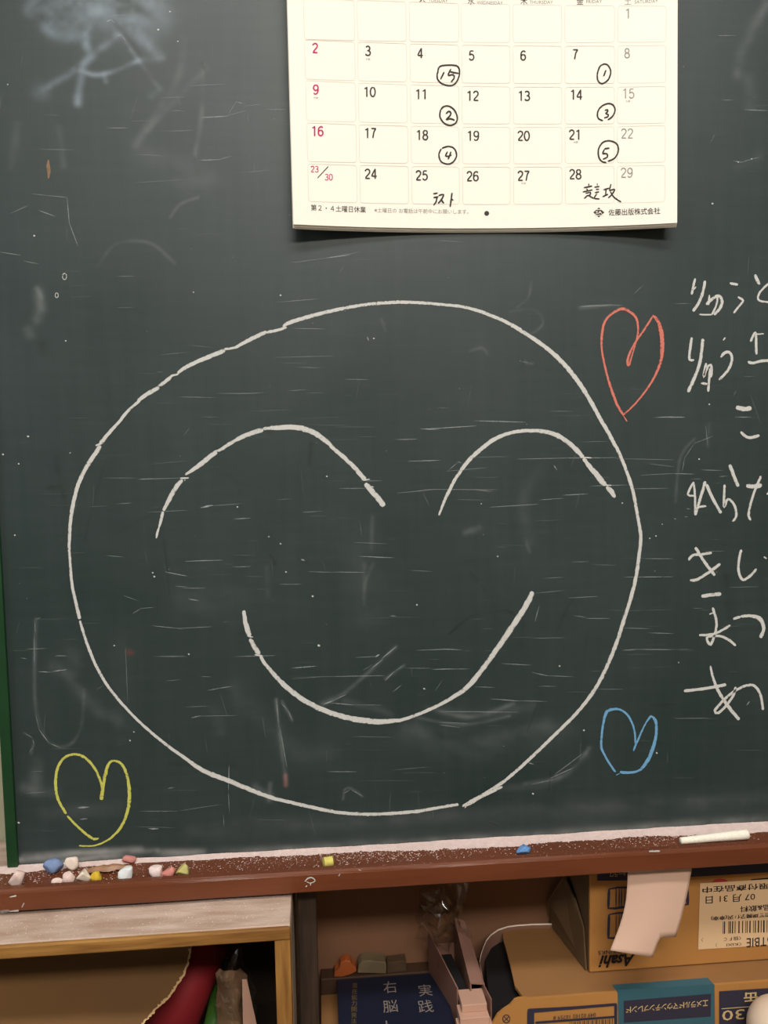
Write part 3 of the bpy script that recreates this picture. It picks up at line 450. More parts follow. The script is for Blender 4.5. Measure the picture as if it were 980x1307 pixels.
c_(860, 600, 3.844, [(0, 18, 75, 18, .7), (60, 188, 80, 192, .8), (52, 228, 68, 230, .8), (0, 238, 10, 240, 1, 2), (0, 1218, 170, 1217, .5), (90, 678, 140, 678, .4), (0, 880, 90, 880, .3), (270, 575, 420, 572, .35), (150, 398, 245, 398, .35), (20, 940, 26, 948, 1, 3), (355, 1155, 370, 1135, .9, 2)])
c_(0, 700, 3.04, [(100, 390, 185, 388, .5), (148, 478, 200, 480, .9, 1.3), (200, 478, 258, 470, .9, 1.3), (220, 415, 260, 417, .6), (135, 280, 137, 330, .6), (133, 330, 133, 450, .5), (137, 640, 152, 700, .5), (150, 700, 190, 755, .9, 1.4), (190, 755, 235, 773, .6), (95, 716, 128, 735, .6), (128, 740, 133, 765, .6), (130, 765, 112, 795, .5), (140, 275, 158, 268, .6), (80, 425, 105, 428, .5), (95, 950, 175, 945, .4), (300, 1003, 345, 1003, .6, 2), (120, 865, 170, 865, .3)])
c_(740, 380, 7, [(700, 1068, 930, 1068, .7, 1.6), (0, 75, 300, 60, .5, 1.6)])
c_(340, 230, 3.267, [(250, 325, 350, 312, .8, 1.4), (100, 345, 250, 325, .4), (240, 325, 390, 300, .4), (720, 252, 820, 258, .4), (305, 385, 320, 362, .4)])
for _ in range(220):
    x = random.uniform(10, 980); y = random.choice([random.uniform(120, 1060), random.gauss(720, 180)]); l = abs(random.gauss(0, 26))+6
    s_(x, y, x+l, y+random.gauss(-0.01, 0.02)*l, random.uniform(.06, .22), random.uniform(.6, 1.1), random.gauss(0, .4))
for _ in range(60):
    x = random.uniform(20, 960); y = random.uniform(60, 1040); a = random.uniform(1.2, 1.9); l = random.uniform(8, 40); s_(x, y, x+l*math.cos(a), y+l*math.sin(a), random.uniform(.08, .18), 1.2)
ribbons('faint_scratches', SC, S0, M['faint_chalk'], board, lift=0.00012, step=6, kind='stuff')
FL = []
for x, y, r in ((43.8, 301, 1.7), (36, 557, 2), (84, 435, 1.4), (477, 432, 1.6), (417, 608, 1.4), (146, 824, 1.6), (195, 731, 1.5), (197, 736, 1.8), (241, 835, 1.4), (399, 761, 1.7), (407, 824, 2.4), (745, 932, 1.7), (838, 961, 1.7), (909, 260, 1.8), (942, 207, 1.2), (959, 203, 1.2), (829, 687, 1.3), (837, 684, 1.3), (845, 669, 1), (24, 1050, 2.2), (202, 38, 2), (217, 15, 1.4), (227, 53, 1.4), (24, 592, 1.5), (4, 580, 1.8), (19, 683, 1.5), (614, 643, 1.2), (794, 642, 1.4), (714, 850, 1.5), (635, 710, 1.2), (365, 730, 1.5), (358, 694, 1.4), (303, 647, 1.4), (343, 685, 1.2), (166, 945, 1.5), (171, 934, 1.4), (236, 613, 1), (905, 516, 1.4), (892, 586, 1.4), (532, 772, 1.5), (541, 879, 1.5), (680, 1013, 1.8), (10, 108, 1.2), (247, 373, 1.2), (358, 377, 1.5)):
    FL.append(([(x-r*.6, y-r*.3), (x, y), (x+r*.6, y+r*.2)], r*1.5, 1.0))
for _ in range(40): x = random.uniform(20, 970); y = random.uniform(60, 1050); FL.append(([(x-.4, y), (x+.5, y+.2)], random.uniform(.8, 1.3), random.uniform(.3, .8)))
for cx, cy, rx, ry in ((82.5, 353, 2.6, 4), (72.5, 377, 2, 3)): FL.append(([(cx+rx*math.cos(a), cy+ry*math.sin(a)) for a in np.linspace(0, 6.28, 9)], 1.2, .8))
ribbons('chalk_flecks', FL, S0, M['white_chalk'], board, lift=0.0002, step=.8, kind='stuff')
M['scrape'] = mat('scrape', (150, 118, 86), 0.8, noise_amt=0.3, scale=300)
ribbons('bare_scrape', [([(62, 204, 1.5), (61.5, 212, 4.5), (62.5, 220, 4), (62, 228, 1.5)], 3)], S0, M['scrape'], board, label='small brown patch where the green coat is scraped off')

# ------------------------------------------------------------------ chalk tray (fixed under the board)
TZ, LZ0, LZ1, LY = 0.8765, 0.8652, 0.8838, -0.055
tray_m = []
prof = [(-0.0005, 0.869), (-0.0005, TZ), (-0.040, TZ-0.0004), (-0.0425, TZ+0.0012), (-0.0445, LZ1-0.0012), (-0.0465, LZ1), (-0.0525, LZ1), (LY+0.0008, LZ1-0.0012), (LY, LZ1-0.003), (LY, LZ0+0.001), (LY+0.001, LZ0), (-0.040, LZ0)]
TX0, TX1 = -0.345, 1.5
nxs = 90; V = []; F = []; Xs = np.linspace(TX0, TX1, nxs)
for i, x in enumerate(Xs):
    for k, (y, z) in enumerate(prof): V.append((x, y+0.0003*noise.noise((x*14, k*3.1, 0)), z+0.0004*noise.noise((x*9, k*1.7, 5))))
n = len(prof)
for i in range(nxs-1):
    for k in range(n): F.append((i*n+k, i*n+(k+1) % n, (i+1)*n+(k+1) % n, (i+1)*n+k))
F.append(tuple(range(n))); F.append(tuple((nxs-1)*n+k for k in range(n))[::-1])
tray = add('chalk_tray', pymesh('chalk_tray', V, F), M['tray_wood'], board, label='brown painted chalk tray with a raised lip')
# dust: an uneven bank against the board, and loose grains
def fbm(x, s): return noise.fractal((x*s, 3.3, 1.1), 1.0, 2.0, 4)
V = []; F = []; Xd = np.arange(-0.30, 0.60, 0.0012); m7 = 6
for i, x in enumerate(Xd):
    wd = 0.011+0.0035*fbm(x, 14)+0.0018*fbm(x, 90); hh = 0.0024+0.0012*fbm(x+3, 18)
    if x > 0.0: wd += 0.004*min(1, x/0.1)
    if -0.235 < x < -0.06: wd *= 0.75
    for k in range(m7):
        t = k/(m7-1); V.append((x, -0.0006-wd*t, TZ-0.0003+max(0.0002, hh)*(1-t)**1.3+0.0003*noise.noise((x*700, t*9, 0))))
    if i:
        a = (i-1)*m7; b = i*m7
        for k in range(m7-1): F.append((a+k, a+k+1, b+k+1, b+k))
add('chalk_dust', pymesh('chalk_dust', V, F), M['dust'], tray, kind='stuff', smooth=True)
V = []; F = []
def grain(x, y, z, r):
    b = len(V); q = [(1, 0, 0), (-1, 0, 0), (0, 1, 0), (0, -1, 0), (0, 0, 1), (0, 0, -1)]
    for c in q: V.append((x+c[0]*r*random.uniform(.7, 1.4), y+c[1]*r*random.uniform(.7, 1.3), z+c[2]*r*.6))
    for t in ((0, 2, 4), (2, 1, 4), (1, 3, 4), (3, 0, 4), (2, 0, 5), (1, 2, 5), (3, 1, 5), (0, 3, 5)): F.append(tuple(b+k for k in t))
for _ in range(9000):
    x = random.uniform(-0.29, 0.5); d = noise.noise((x*11, 0, 2))*.5+.5
    hot = math.exp(-((x-0.02)/.03)**2)*.8+math.exp(-((x-0.075)/.05)**2)*.9+math.exp(-((x+0.06)/.03)**2)*.5+math.exp(-((x+0.22)/.05)**2)*.6+math.exp(-((x-0.33)/.06)**2)*.7
    if random.random() > .35*d+.5*hot: continue
    y = -0.008-abs(random.gauss(0, 0.013)) if random.random() < .7 else random.uniform(-0.04, -0.008)
    if y < -0.0405: continue
    grain(x, y, TZ+0.0001, random.choice([.00018, .00025, .0003, .0004, .0006]))
for _ in range(160): grain(random.uniform(-0.29, 0.45), random.uniform(-0.053, -0.046), LZ1, random.choice([.0002, .0003]))
add('dust_grains', pymesh('dust_grains', V, F), M['dust'], tray, kind='stuff')
SL = lambda x, y: PY(x, y, LY-0.0004)
ribbons('paint_chips', [([(389, 1125, 1.5), (393, 1121, 2), (398, 1120, 2), (402, 1124, 1.6), (396, 1127, 1.4), (391, 1125, 1.2)], 2, .8), ([(390, 1132), (392, 1130)], 1.6), ([(396, 1130), (396.6, 1127)], 1.2), ([(12, 1145, 1), (21, 1143, 2.6)], 2), ([(28, 1158, 1.5), (31, 1152, 1.5)], 1.5, .6), ([(12, 1163, 1), (24, 1162, 3)], 2.5, .7), ([(0, 1164), (12, 1162)], 4, .25), ([(828, 1086.5, 2), (842, 1086, 2.4)], 2, .9), ([(434, 1115), (432, 1118)], 1.4, .7), ([(457, 1110), (461, 1110.5)], 1.2, .7)], SL, M['white_chalk'], tray, step=1, lift=0.0002, kind='stuff')

# ------------------------------------------------------------------ chalk pieces in the tray
def chalkmat(nm, c): return mat(nm, c, 0.95, 0.1, noise_amt=0.1, scale=250, bump=0.35, bscale=500)
def lump(name, px, pybase, wpx, hpx, col, label, cuts=(), seed=0, squash=0.8, off=0.0, yaw=0.0):
    base = PZ(px, pybase, TZ); y = min(base[1], -0.006); y = max(y, -0.0375)
    d = abs(y-CAM[1]); s = d/FPX
    # lifted a little when the base pixel is hidden behind the lip
    bm = bmesh.new(); bmesh.ops.create_icosphere(bm, subdivisions=3, radius=1.0)
    rg = random.Random(seed)
    pl = [(Vector((rg.gauss(0, 1), rg.gauss(0, 1), rg.gauss(0, 1))).normalized(), rg.uniform(.62, .86)) for _ in range(7)]+[(Vector(a).normalized(), b) for a, b in cuts]
    hx, hz = wpx*s/2, hpx*s/2*1.08; hy = min(hx, hz)*squash+0.0005
    for v in bm.verts:
        c = v.co
        for nn, dd in pl:
            k = c.dot(nn)
            if k > dd: c -= nn*(k-dd)
        c += c.normalized()*0.03*noise.noise(c*3+Vector((seed, 0, 0)))
    mnx = max(abs(v.co.x) for v in bm.verts); mnz = min(v.co.z for v in bm.verts); mxz = max(v.co.z for v in bm.verts)
    for v in bm.verts:
        v.co = Vector((v.co.x/mnx*hx, v.co.y*hy, (v.co.z-mnz)/(mxz-mnz)*2*hz))
        if v.co.z < 0.0003: v.co.z = 0.0
    ob = add(name, bm_mesh(name, bm), chalkmat(name, col), None, smooth=True, label=label, cat='chalk', group='chalk in the tray')
    yy = max(min(y, -0.0135-0.0) if False else y, -0.0405+hy); ob.location = (base[0], yy, TZ+0.0002); ob.rotation_euler.z = yaw
    return ob
lump('chalk_stub', 22, 1131, 21, 20, (226, 200, 192), 'pinkish stub standing alone at the far left end of the chalk tray', [((-1, 0, .7), .5), ((1, 0, -.3), .75)], 1)
lump('chalk_stub', 69, 1114, 27, 16, (130, 150, 190), 'blue rounded chalk stub at the left end of the tray', [((1, 0, .6), .8), ((0, 0, 1), .8)], 2)
lump('chalk_stub', 92, 1111, 18, 17, (240, 222, 208), 'cream chalk stub touching the right side of the left blue stub', [((-1, 0, -.1), .7)], 3)
lump('chalk_stub', 73, 1130, 15, 9, (238, 216, 206), 'flat small pale chalk stub by the lip, below the left blue stub', [], 4)
lump('chalk_stub', 88, 1129, 15, 14, (236, 208, 200), 'pale pink chalk stub by the lip, between the flat small one and the pointed one', [((1, 0, .2), .7)], 5)
lump('chalk_stub', 106, 1129, 19, 16, (244, 230, 212), 'pointed cream chalk stub by the lip left of the ochre yellow stub', [((1, 0, .9), .42), ((-1, 0, .9), .42)], 6)
lump('chalk_stub', 123, 1127, 16, 13, (218, 182, 62), 'ochre yellow chalk stub at the left end of the tray', [((1, 0, .4), .7)], 7)
lump('chalk_stub', 166, 1101, 19, 10, (208, 142, 134), 'small salmon chalk stub at the back of the tray against the board', [], 8)
lump('chalk_stub', 160, 1124, 18, 15, (226, 230, 230), 'bluish white block of chalk right of the ochre yellow stub', [((0, -1, .5), .6), ((1, 0, 0), .7), ((-1, 0, 0), .7), ((0, 0, 1), .72)], 9, squash=1)
lump('chalk_stub', 200, 1121, 20, 15, (238, 218, 212), 'whitish pink chalk stub left of the salmon wedge', [((0, 0, 1), .75)], 10)
lump('chalk_wedge', 215, 1120, 23, 13, (220, 146, 136), 'salmon pink chalk wedge leaning on a yellow-green wedge', [((-1, 0, 1.2), .35), ((1, 0, .3), .7)], 11)
lump('chalk_wedge', 233, 1119, 17, 16, (196, 188, 120), 'yellow-green chalk wedge right of the salmon wedge', [((-1, 0, .9), .3), ((1, 0, .1), .6)], 12)
lump('chalk_wedge', 668, 1091, 21, 12, (112, 158, 214), 'bright blue chalk wedge alone in the right half of the tray', [((-1, 0, .8), .35), ((1, 0, 1.2), .55)], 13)
# yellow cylinder stub
def stick(name, pa, pb, ra, rb, za, zb, col, label):
    a = PZ(*pa, TZ+ra); b = PZ(*pb, TZ+rb); A = Vector((a[0], a[1], TZ+ra+0.0002)); B = Vector((b[0], b[1], TZ+rb+0.0002))
    mid = (A+B)/2; d = (B-A); Lh = d.length; q = d.normalized().to_track_quat('Z', 'Y').to_matrix()
    prof = [(0, 0), (ra*.8, 0), (ra, ra*.2)]+[(ra+(rb-ra)*t+0.00008*math.sin(t*40), t*Lh) for t in np.linspace(.06, .94, 8)]+[(rb, Lh-rb*.15), (rb*.85, Lh), (0, Lh)]
    V = []; F = []; N = 20
    for r, z in prof:
        for k in range(N):
            an = 2*math.pi*k/N; V.append(tuple(A-mid+q @ Vector((r*math.cos(an), r*math.sin(an), z))))
    for i in range(len(prof)-1):
        for k in range(N): F.append((i*N+k, i*N+(k+1) % N, (i+1)*N+(k+1) % N, (i+1)*N+k))
    ob = add(name, pymesh(name, V, F), chalkmat(name, col), None, smooth=True, label=label, cat='chalk', group='chalk in the tray'); ob.location = mid; return ob
stick('chalk_stub', (412, 1101), (425.5, 1099), 0.0043, 0.0043, 0, 0, (222, 208, 112), 'pale yellow cylinder stub alone at the middle of the tray')
stick('chalk_stick', (868, 1073.5), (954, 1065), 0.0030, 0.0046, 0, 0, (250, 244, 228), 'long tapered white chalk stick at the right end of the tray')
# brown crumpled scrap
c0 = PZ(137, 1113, TZ); rows = []
for i in range(10):
    r = []
    for j in range(22):
        t = j/21; a = -.5+i/9
        x = (t-.5)*0.040; y = a*0.013*(1-.5*abs(t-.5)*2)+0.004*(t-.5); z = 0.0012+0.0045*math.exp(-((a+.1)/.3)**2)*(1-abs(2*t-1)**3)+0.0016*abs(noise.noise((t*9, a*6, 1)))
        r.append((c0[0]+x, min(-0.0115, c0[1]+.002)+y, TZ+z))
    rows.append(r)
M['scrap'] = mat('scrap', (168, 122, 88), 0.45, 0.6, noise_amt=0.35, scale=120, bump=0.5, bscale=260)
gridobj('crumpled_scrap', rows, M['scrap'], None, thick=0.0006, label='crumpled shiny brown scrap lying behind the ochre yellow stub', cat='scrap')

# ------------------------------------------------------------------ wall calendar
def ycal(X, Z):
    u = (X-0.158)/0.172; t = 0.80+0.2*min(1, max(0, (1.65-Z)/0.2)); return -(0.0052+0.0145*t*min(1.3, abs(u))**2.2)
def SC_(px, py):
    Y = -0.01
    for _ in range(7):
        q = PY(px, py, Y); Y = ycal(q[0], q[2])
    q = PY(px, py, Y); return q
cal = thing('wall_calendar', 'white monthly wall calendar with dates and handwritten circles, hung on the chalkboard', 'calendar', (0.16, -0.005, 1.45))
q0 = SC_(374.5, 286.3); q1 = SC_(864, 284.5); qm = SC_(620, 291.5); CX0, CX1 = q0[0], q1[0]
def page(name, dy, dz, dx, mt, zt=1.735, label=None):
    rows = []
    for j in range(2+14):
        r = []
        for i in range(41):
            s = i/40; X = CX0+dx+(CX1-CX0)*s
            zb = q0[2]+(q1[2]-q0[2])*s+(qm[2]-(q0[2]+q1[2])/2)*4*s*(1-s)+dz
            Z = zb+(zt-zb)*j/15; r.append((X, ycal(X, Z)+dy, Z))
        rows.append(r)
    return gridobj(name, rows, mt, cal, thick=0.00022, label=label)
page('front_page', 0, 0, 0, M['paper'], label='June page of the calendar') if False else page('front_page', 0, 0, 0, M['paper'])
for k in range(1, 8): page('page_below', 0.0005*k+0.0002, -0.00035*k-(0.0004 if k > 2 else 0), 0.00012*k*(1 if k % 2 else -1), M['paper_edge' if k % 2 else 'paper'])
boxobj('binding_strip', (CX0, -0.022, 1.728), (CX1, 0.0, 1.75), M['lamp_metal'], cal)
def ct(name, s, cx, cy, h, mt, **k): return text(name, s, cx, cy, h, SC_, M[mt], cal, **k)
def arc(cx, cy, rx, ry, a0, a1, n=12):
    return [(cx+rx*math.cos(math.radians(a0+(a1-a0)*i/n)), cy+ry*math.sin(math.radians(a0+(a1-a0)*i/n))) for i in range(n+1)]
DG = {'0': [arc(.27, .5, .235, .45, 90, 450, 28)], '1': [[(.08, .80), (.22, .86), (.32, .97)], [(.32, 1.0), (.32, .5), (.32, 0)]],
      '2': [arc(.27, .71, .22, .24, 175, -25, 12)+[(.36, .45), (.2, .27), (.07, .09)], [(.05, .055), (.3, .055), (.52, .055)]],
      '3': [arc(.25, .73, .2, .22, 155, -75, 10)+[(.2, .52)], [(.2, .52)]+arc(.26, .28, .235, .235, 78, -160, 14)],
      '4': [[(.39, 0), (.39, .5), (.39, 1)], [(.39, .96), (.2, .62), (.04, .3)], [(.03, .27), (.3, .27), (.56, .27)]],
      '5': [[(.48, .945), (.3, .945), (.13, .945)], [(.14, .96), (.115, .7), (.09, .5)], [(.09, .52)]+arc(.27, .34, .23, .285, 130, -155, 14)],
      '6': [arc(.27, .32, .22, .27, 90, 450, 20), [(.47, .80), (.43, .9), (.31, .95), (.15, .87), (.06, .65), (.05, .38)]],
      '7': [[(.04, .945), (.3, .945), (.53, .945)], [(.5, .93), (.31, .6), (.2, 0)]],
      '8': [arc(.27, .735, .19, .215, 90, 450, 20), arc(.27, .275, .225, .235, 90, 450, 20)],
      '9': [arc(.27, .68, .22, .27, 90, 450, 20), [(.07, .2), (.11, .1), (.23, .05), (.39, .13), (.48, .35), (.49, .62)]]}
def number(s, cx, cy, hh, mt, wt=.12, **k):
    adv = .635; W0 = adv*(len(s)-1)+.54
    if '1' == s[0] and len(s) > 1: pass
    st = []
    for i, ch in enumerate(s):
        for pth in DG[ch]:
            st.append(([(cx+(x+i*adv-W0/2)*hh, cy+(.5-y)*hh) for x, y in pth], wt*hh))
    ribbons('date_number', st, SC_, M[mt], cal, step=1.2, rough=0, lift=.0003, **k)
dates = [('1', 801, 17.5, 'g'), ('2', 402, 61.5, 'p'), ('3', 469.5, 65, 'd'), ('4', 536, 68, 'd'), ('5', 601.5, 71, 'd'), ('6', 667.5, 71, 'd'), ('7', 734, 69.5, 'd'), ('8', 800, 68, 'g'),
         ('9', 403, 114.5, 'p'), ('10', 471.5, 117.5, 'd'), ('11', 537.5, 120.5, 'd'), ('12', 603, 122.5, 'd'), ('13', 668.5, 122.5, 'd'), ('14', 735, 121, 'd'), ('15', 801.5, 119.5, 'g'),
         ('16', 405, 167.5, 'p'), ('17', 472.5, 170, 'd'), ('18', 538.5, 172.5, 'd'), ('19', 603.5, 173.5, 'd'), ('20', 668, 173.5, 'd'), ('21', 733.5, 172, 'd'), ('22', 800, 170.5, 'g'),
         ('24', 473, 222, 'd'), ('25', 538, 224, 'd'), ('26', 603, 225, 'd'), ('27', 668, 224.5, 'd'), ('28', 734, 222.5, 'd'), ('29', 799.5, 220.5, 'g')]
for s, x, y, c in dates: number(s, x, y, 13, {'g': 'ink_grey', 'p': 'ink_pink', 'd': 'ink_dark'}[c], wt=.14 if c != 'g' else .105)
number('23', 401.5, 216, 8.4, 'ink_pink'); number('30', 419.5, 226.2, 8.4, 'ink_pink')
ribbons('date_slash', [([(405, 227.5), (419, 212.5)], 1.1)], SC_, M['ink_dark'], cal, rough=0)
for x, y in ((469.5, 75.6), (403, 125), (801, 129.3), (734.5, 181.6), (668, 234)): ct('small_print', '大安', x, y, 2.7, 'ink_grey', width=6)
ct('weekday_heading', '火', 539, -1, 8.5, 'ink_dark'); ct('weekday_heading', 'TUESDAY', 559, .8, 4.2, 'ink_grey', width=25)
ct('weekday_heading', '水', 601, 1.8, 8.5, 'ink_dark'); ct('weekday_heading', 'WEDNESDAY', 625, 3.8, 4.2, 'ink_grey', width=33)
ct('weekday_heading', '木', 668.5, 2, 8.5, 'ink_dark'); ct('weekday_heading', 'THURSDAY', 690.5, 3, 4.2, 'ink_grey', width=30)
ct('weekday_heading', '金', 740, 1.8, 8.5, 'ink_dark'); ct('weekday_heading', 'FRIDAY', 758, 2.2, 4.2, 'ink_grey', width=20)
ct('weekday_heading', '土', 801, 1.8, 8.5, 'ink_grey'); ct('weekday_heading', 'SATURDAY', 824.5, 2.2, 4.2, 'ink_grey', width=30)
# boxes
colsT = [(387, 451.5), (455.5, 517.5), (522, 585), (588.5, 650.5), (654.5, 716.5), (720.5, 784), (788.5, 850)]; colsB = [(394, 455.8), (459.7, 521.5), (525.8, 586), (590.4, 651), (655.5, 717), (721.2, 783.5), (787, 848)]
rowsL = [(-2, 50), (51, 101), (103, 154), (156.8, 206), (209.3, 257)]; rowsM = [(5, 54), (58, 106), (110.5, 158), (162.5, 209), (213.3, 260.8)]; rowsR = [(8, 53.5), (58, 105.5), (110.3, 157), (160.3, 206.8), (211, 257.7)]
def bx(px, v): # quadratic through left(390) mid(610) right(850)
    return v[0]*(px-610)*(px-850)/((390-610)*(390-850))+v[1]*(px-390)*(px-850)/((610-390)*(610-850))+v[2]*(px-390)*(px-610)/((850-390)*(850-610))
for r in range(5):
    for c in range(7):
        def edge(x, y): return (x, y)
        T = [rowsL[r][0], rowsM[r][0], rowsR[r][0]]; B = [rowsL[r][1], rowsM[r][1], rowsR[r][1]]
        f0 = (T[1])/260; f1 = B[1]/260
        xa = colsT[c][0]+(colsB[c][0]-colsT[c][0])*f0; xb = colsT[c][1]+(colsB[c][1]-colsT[c][1])*f0; xc_ = colsT[c][1]+(colsB[c][1]-colsT[c][1])*f1; xd = colsT[c][0]+(colsB[c][0]-colsT[c][0])*f1
        P4 = [(xa, bx(xa, T)), (xb, bx(xb, T)), (xc_, bx(xc_, B)), (xd, bx(xd, B))]
        path = []
        for i in range(4):
            p, qn, pv = np.array(P4[i]), np.array(P4[(i+1) % 4]), np.array(P4[i-1])
            path += [tuple(p+(pv-p)/np.linalg.norm(pv-p)*3), tuple(p+(pv-p)/np.linalg.norm(pv-p)*.9+(qn-p)/np.linalg.norm(qn-p)*.9), tuple(p+(qn-p)/np.linalg.norm(qn-p)*3)]
        path.append(path[0]); 
        if r == 0: path = path[2:-3] if False else path
        ribbons('day_box', [(path, .8)], SC_, M['ink_line'], cal, step=12, rough=0, lift=.0002)
ct('footer_text', '第２・４土曜日休業', 432, 266.5, 8, 'ink_dark', width=70, bold=.005)
ct('footer_text', '※土曜日の お電話は午前中にお願いします。', 538, 269.6, 6, 'ink_grey', width=120)
ct('footer_text', '佐藤出版株式会社', 809, 270.3, 8.6, 'ink_dark', width=66, bold=.008)
# emblem: diamond of four lobes around a small pale monogram
em = [([(764, 265.2, 1.5), (764, 270, 11), (764, 276.8, 1.5)], 8)]
def disc(name, cx, cy, r, mt, lift, n=24, sx=1.0, surf=SC_, parent=None, pts=None, **k):
    P = pts or [(cx+r*sx*math.cos(a), cy+r*math.sin(a)) for a in np.linspace(0, 2*math.pi, n, endpoint=False)]
    V = [surf(*p) for p in P]; V = [(v[0], v[1]-lift, v[2]) for v in V]; return add(name, pymesh(name, V, [tuple(range(len(V)))[::-1]]), mt, parent if parent is not None else cal, **k)
disc('company_emblem', 0, 0, 0, M['ink_dark'], .0003, pts=[(764, 264.8), (766.2, 267), (768, 268.6), (771.2, 271.2), (768, 273.6), (766.2, 275.3), (764, 277.6), (761.8, 275.3), (760, 273.6), (756.8, 271.2), (760, 268.6), (761.8, 267)])
text('emblem_letters', 'SA', 764, 271.2, 3.6, SC_, M['paper'], cal, width=8, lift=.00045, bold=.01)
for y in (267.6, 274.9): ribbons('emblem_line', [([(758, y), (770, y)], .8)], SC_, M['paper'], cal, rough=0, lift=.0004)
disc('punched_hole', 621, 272.4, 3.1, M['ink_dark'], .0003)
def hw(name, ox, oy, k, L, w=2.2, label=None): ribbons(name, [([(ox+x/k, oy+y/k) for x, y in p], w*.9) for p in L], SC_, M['pen'], cal, step=1.5, rough=.06, lift=.0004, label=label)
A_ = (360, 0, 3.77); B_ = (610, 0, 3.63)
hw('pen_circle', *A_, [[(748, 355), (752, 330), (765, 318), (800, 314), (838, 317), (852, 335), (850, 370), (832, 403), (805, 413), (768, 403), (747, 380), (746, 350)], [(779, 347), (762, 382)], [(812, 332), (799, 362), (822, 360), (828, 375), (812, 396)], [(806, 345), (828, 350), (850, 354)]], label='handwritten circled 15')
hw('pen_circle', *A_, [[(762, 530), (775, 515), (800, 511), (828, 530), (842, 565), (835, 592), (808, 604), (778, 592), (759, 562), (762, 528)], [(788, 548), (802, 536), (812, 545), (805, 560), (790, 576), (808, 572), (830, 579)]], label='handwritten circled 2')
hw('pen_circle', *A_, [[(768, 714), (800, 705), (828, 716), (839, 748), (824, 778), (798, 790), (765, 778), (754, 745), (765, 716)], [(796, 730), (786, 750), (800, 752), (815, 746)], [(812, 730), (806, 748), (798, 768)]], label='handwritten circled 4')
hw('pen_note', *A_, [[(726, 933), (748, 929)], [(728, 951), (752, 947)], [(745, 950), (740, 972), (728, 988)], [(752, 941), (776, 937), (768, 958), (750, 980)], [(762, 958), (778, 980)], [(817, 928), (808, 996)], [(812, 955), (823, 966)]], label='handwritten katakana note for the 25th')
hw('pen_circle', *B_, [[(572, 302), (585, 297), (603, 305), (614, 335), (602, 370), (575, 388), (556, 376), (552, 345), (562, 312), (575, 300)], [(592, 325), (581, 354)]], label='handwritten circled 1')
hw('pen_circle', *B_, [[(600, 556), (622, 540), (634, 510), (622, 485), (598, 481), (572, 493), (554, 518), (556, 548), (578, 560)], [(586, 512), (600, 509), (598, 520), (590, 526), (603, 532), (598, 543), (583, 546)]], label='handwritten circled 3')
hw('pen_circle', *B_, [[(600, 748), (632, 733), (649, 700), (642, 668), (610, 653), (578, 660), (558, 690), (558, 725), (572, 748), (594, 754)], [(584, 690), (608, 686)], [(585, 692), (577, 712), (595, 712), (598, 728), (578, 738)]], label='handwritten circled 5')
hw('pen_note', *B_, [[(512, 850), (512, 862)], [(490, 870), (528, 862)], [(502, 874), (508, 885)], [(484, 890), (530, 880)], [(498, 896), (520, 892), (517, 904), (500, 908)], [(505, 908), (490, 920)], [(514, 908), (536, 920)], [(551, 850), (552, 860)], [(538, 868), (562, 864)], [(545, 878), (560, 877)], [(540, 893), (560, 889)], [(550, 898), (538, 918), (562, 922)], [(580, 880), (606, 872)], [(593, 873), (590, 905)], [(576, 912), (602, 900)], [(615, 853), (608, 880)], [(606, 884), (632, 878), (620, 900), (602, 918)], [(612, 888), (630, 915), (662, 936)]], w=1.9, label='handwritten kanji note for the 28th')

# ------------------------------------------------------------------ shelf cabinet at the left, under the tray
CZ = 0.8610; CY = -0.0975; CXR = -0.0302
cab = thing('wooden_cabinet', 'low open pine cabinet with a dusty top, left below the chalk tray', 'cabinet', (-0.35, 0, 0))
bm = bmesh.new(); box(bm, (-0.75, CY+0.0035, CZ-0.0105), (CXR, WY-0.002, CZ), 0.0008)
top = add('top_board', bm_mesh('top_board', bm), M['dusty_wood'], cab, label='top board covered with pale chalk dust')
boxobj('front_edge', (-0.75, CY-0.001, CZ-0.0108), (CXR+0.0002, CY+0.0034, CZ-0.0004), M['pine'], cab, bev=0.0012, label='golden pine front edge')
boxobj('front_post', (CXR-0.0128, CY, 0.05), (CXR, CY+0.018, CZ-0.0109), M['pine_post'], cab, bev=0.0008)
boxobj('side_panel', (CXR-0.006, CY+0.0182, 0.05), (CXR+0.0004, WY-0.002, CZ-0.0107), M['grey_side'], cab, bev=0.0005)
boxobj('side_panel', (-0.75, CY, 0.05), (-0.738, WY-0.002, CZ-0.0107), M['pine_post'], cab)
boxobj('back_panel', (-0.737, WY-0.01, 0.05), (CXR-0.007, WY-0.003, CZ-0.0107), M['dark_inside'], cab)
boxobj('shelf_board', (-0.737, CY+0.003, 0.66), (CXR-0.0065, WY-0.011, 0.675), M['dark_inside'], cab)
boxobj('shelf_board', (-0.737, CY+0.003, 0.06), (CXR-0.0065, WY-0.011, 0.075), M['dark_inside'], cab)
FZ = 0.675
V = []; F = []
for _ in range(1100):
    x = random.uniform(-0.30, -0.032); y = random.uniform(CY+.002, -.03)
    if random.random() > .3+.7*(noise.noise((x*24, y*60, 4))*.5+.5)**2*2: continue
    grain(x, y, CZ, random.choice([.0002, .0003, .0005]))
for _ in range(60):
    x = random.uniform(-0.27, -0.034); grain(x, CY-.0005, CZ-.0015-random.random()*.007, .0004)
add('dust_grains', pymesh('dust_grains', V, F), M['dust'], cab, kind='stuff')
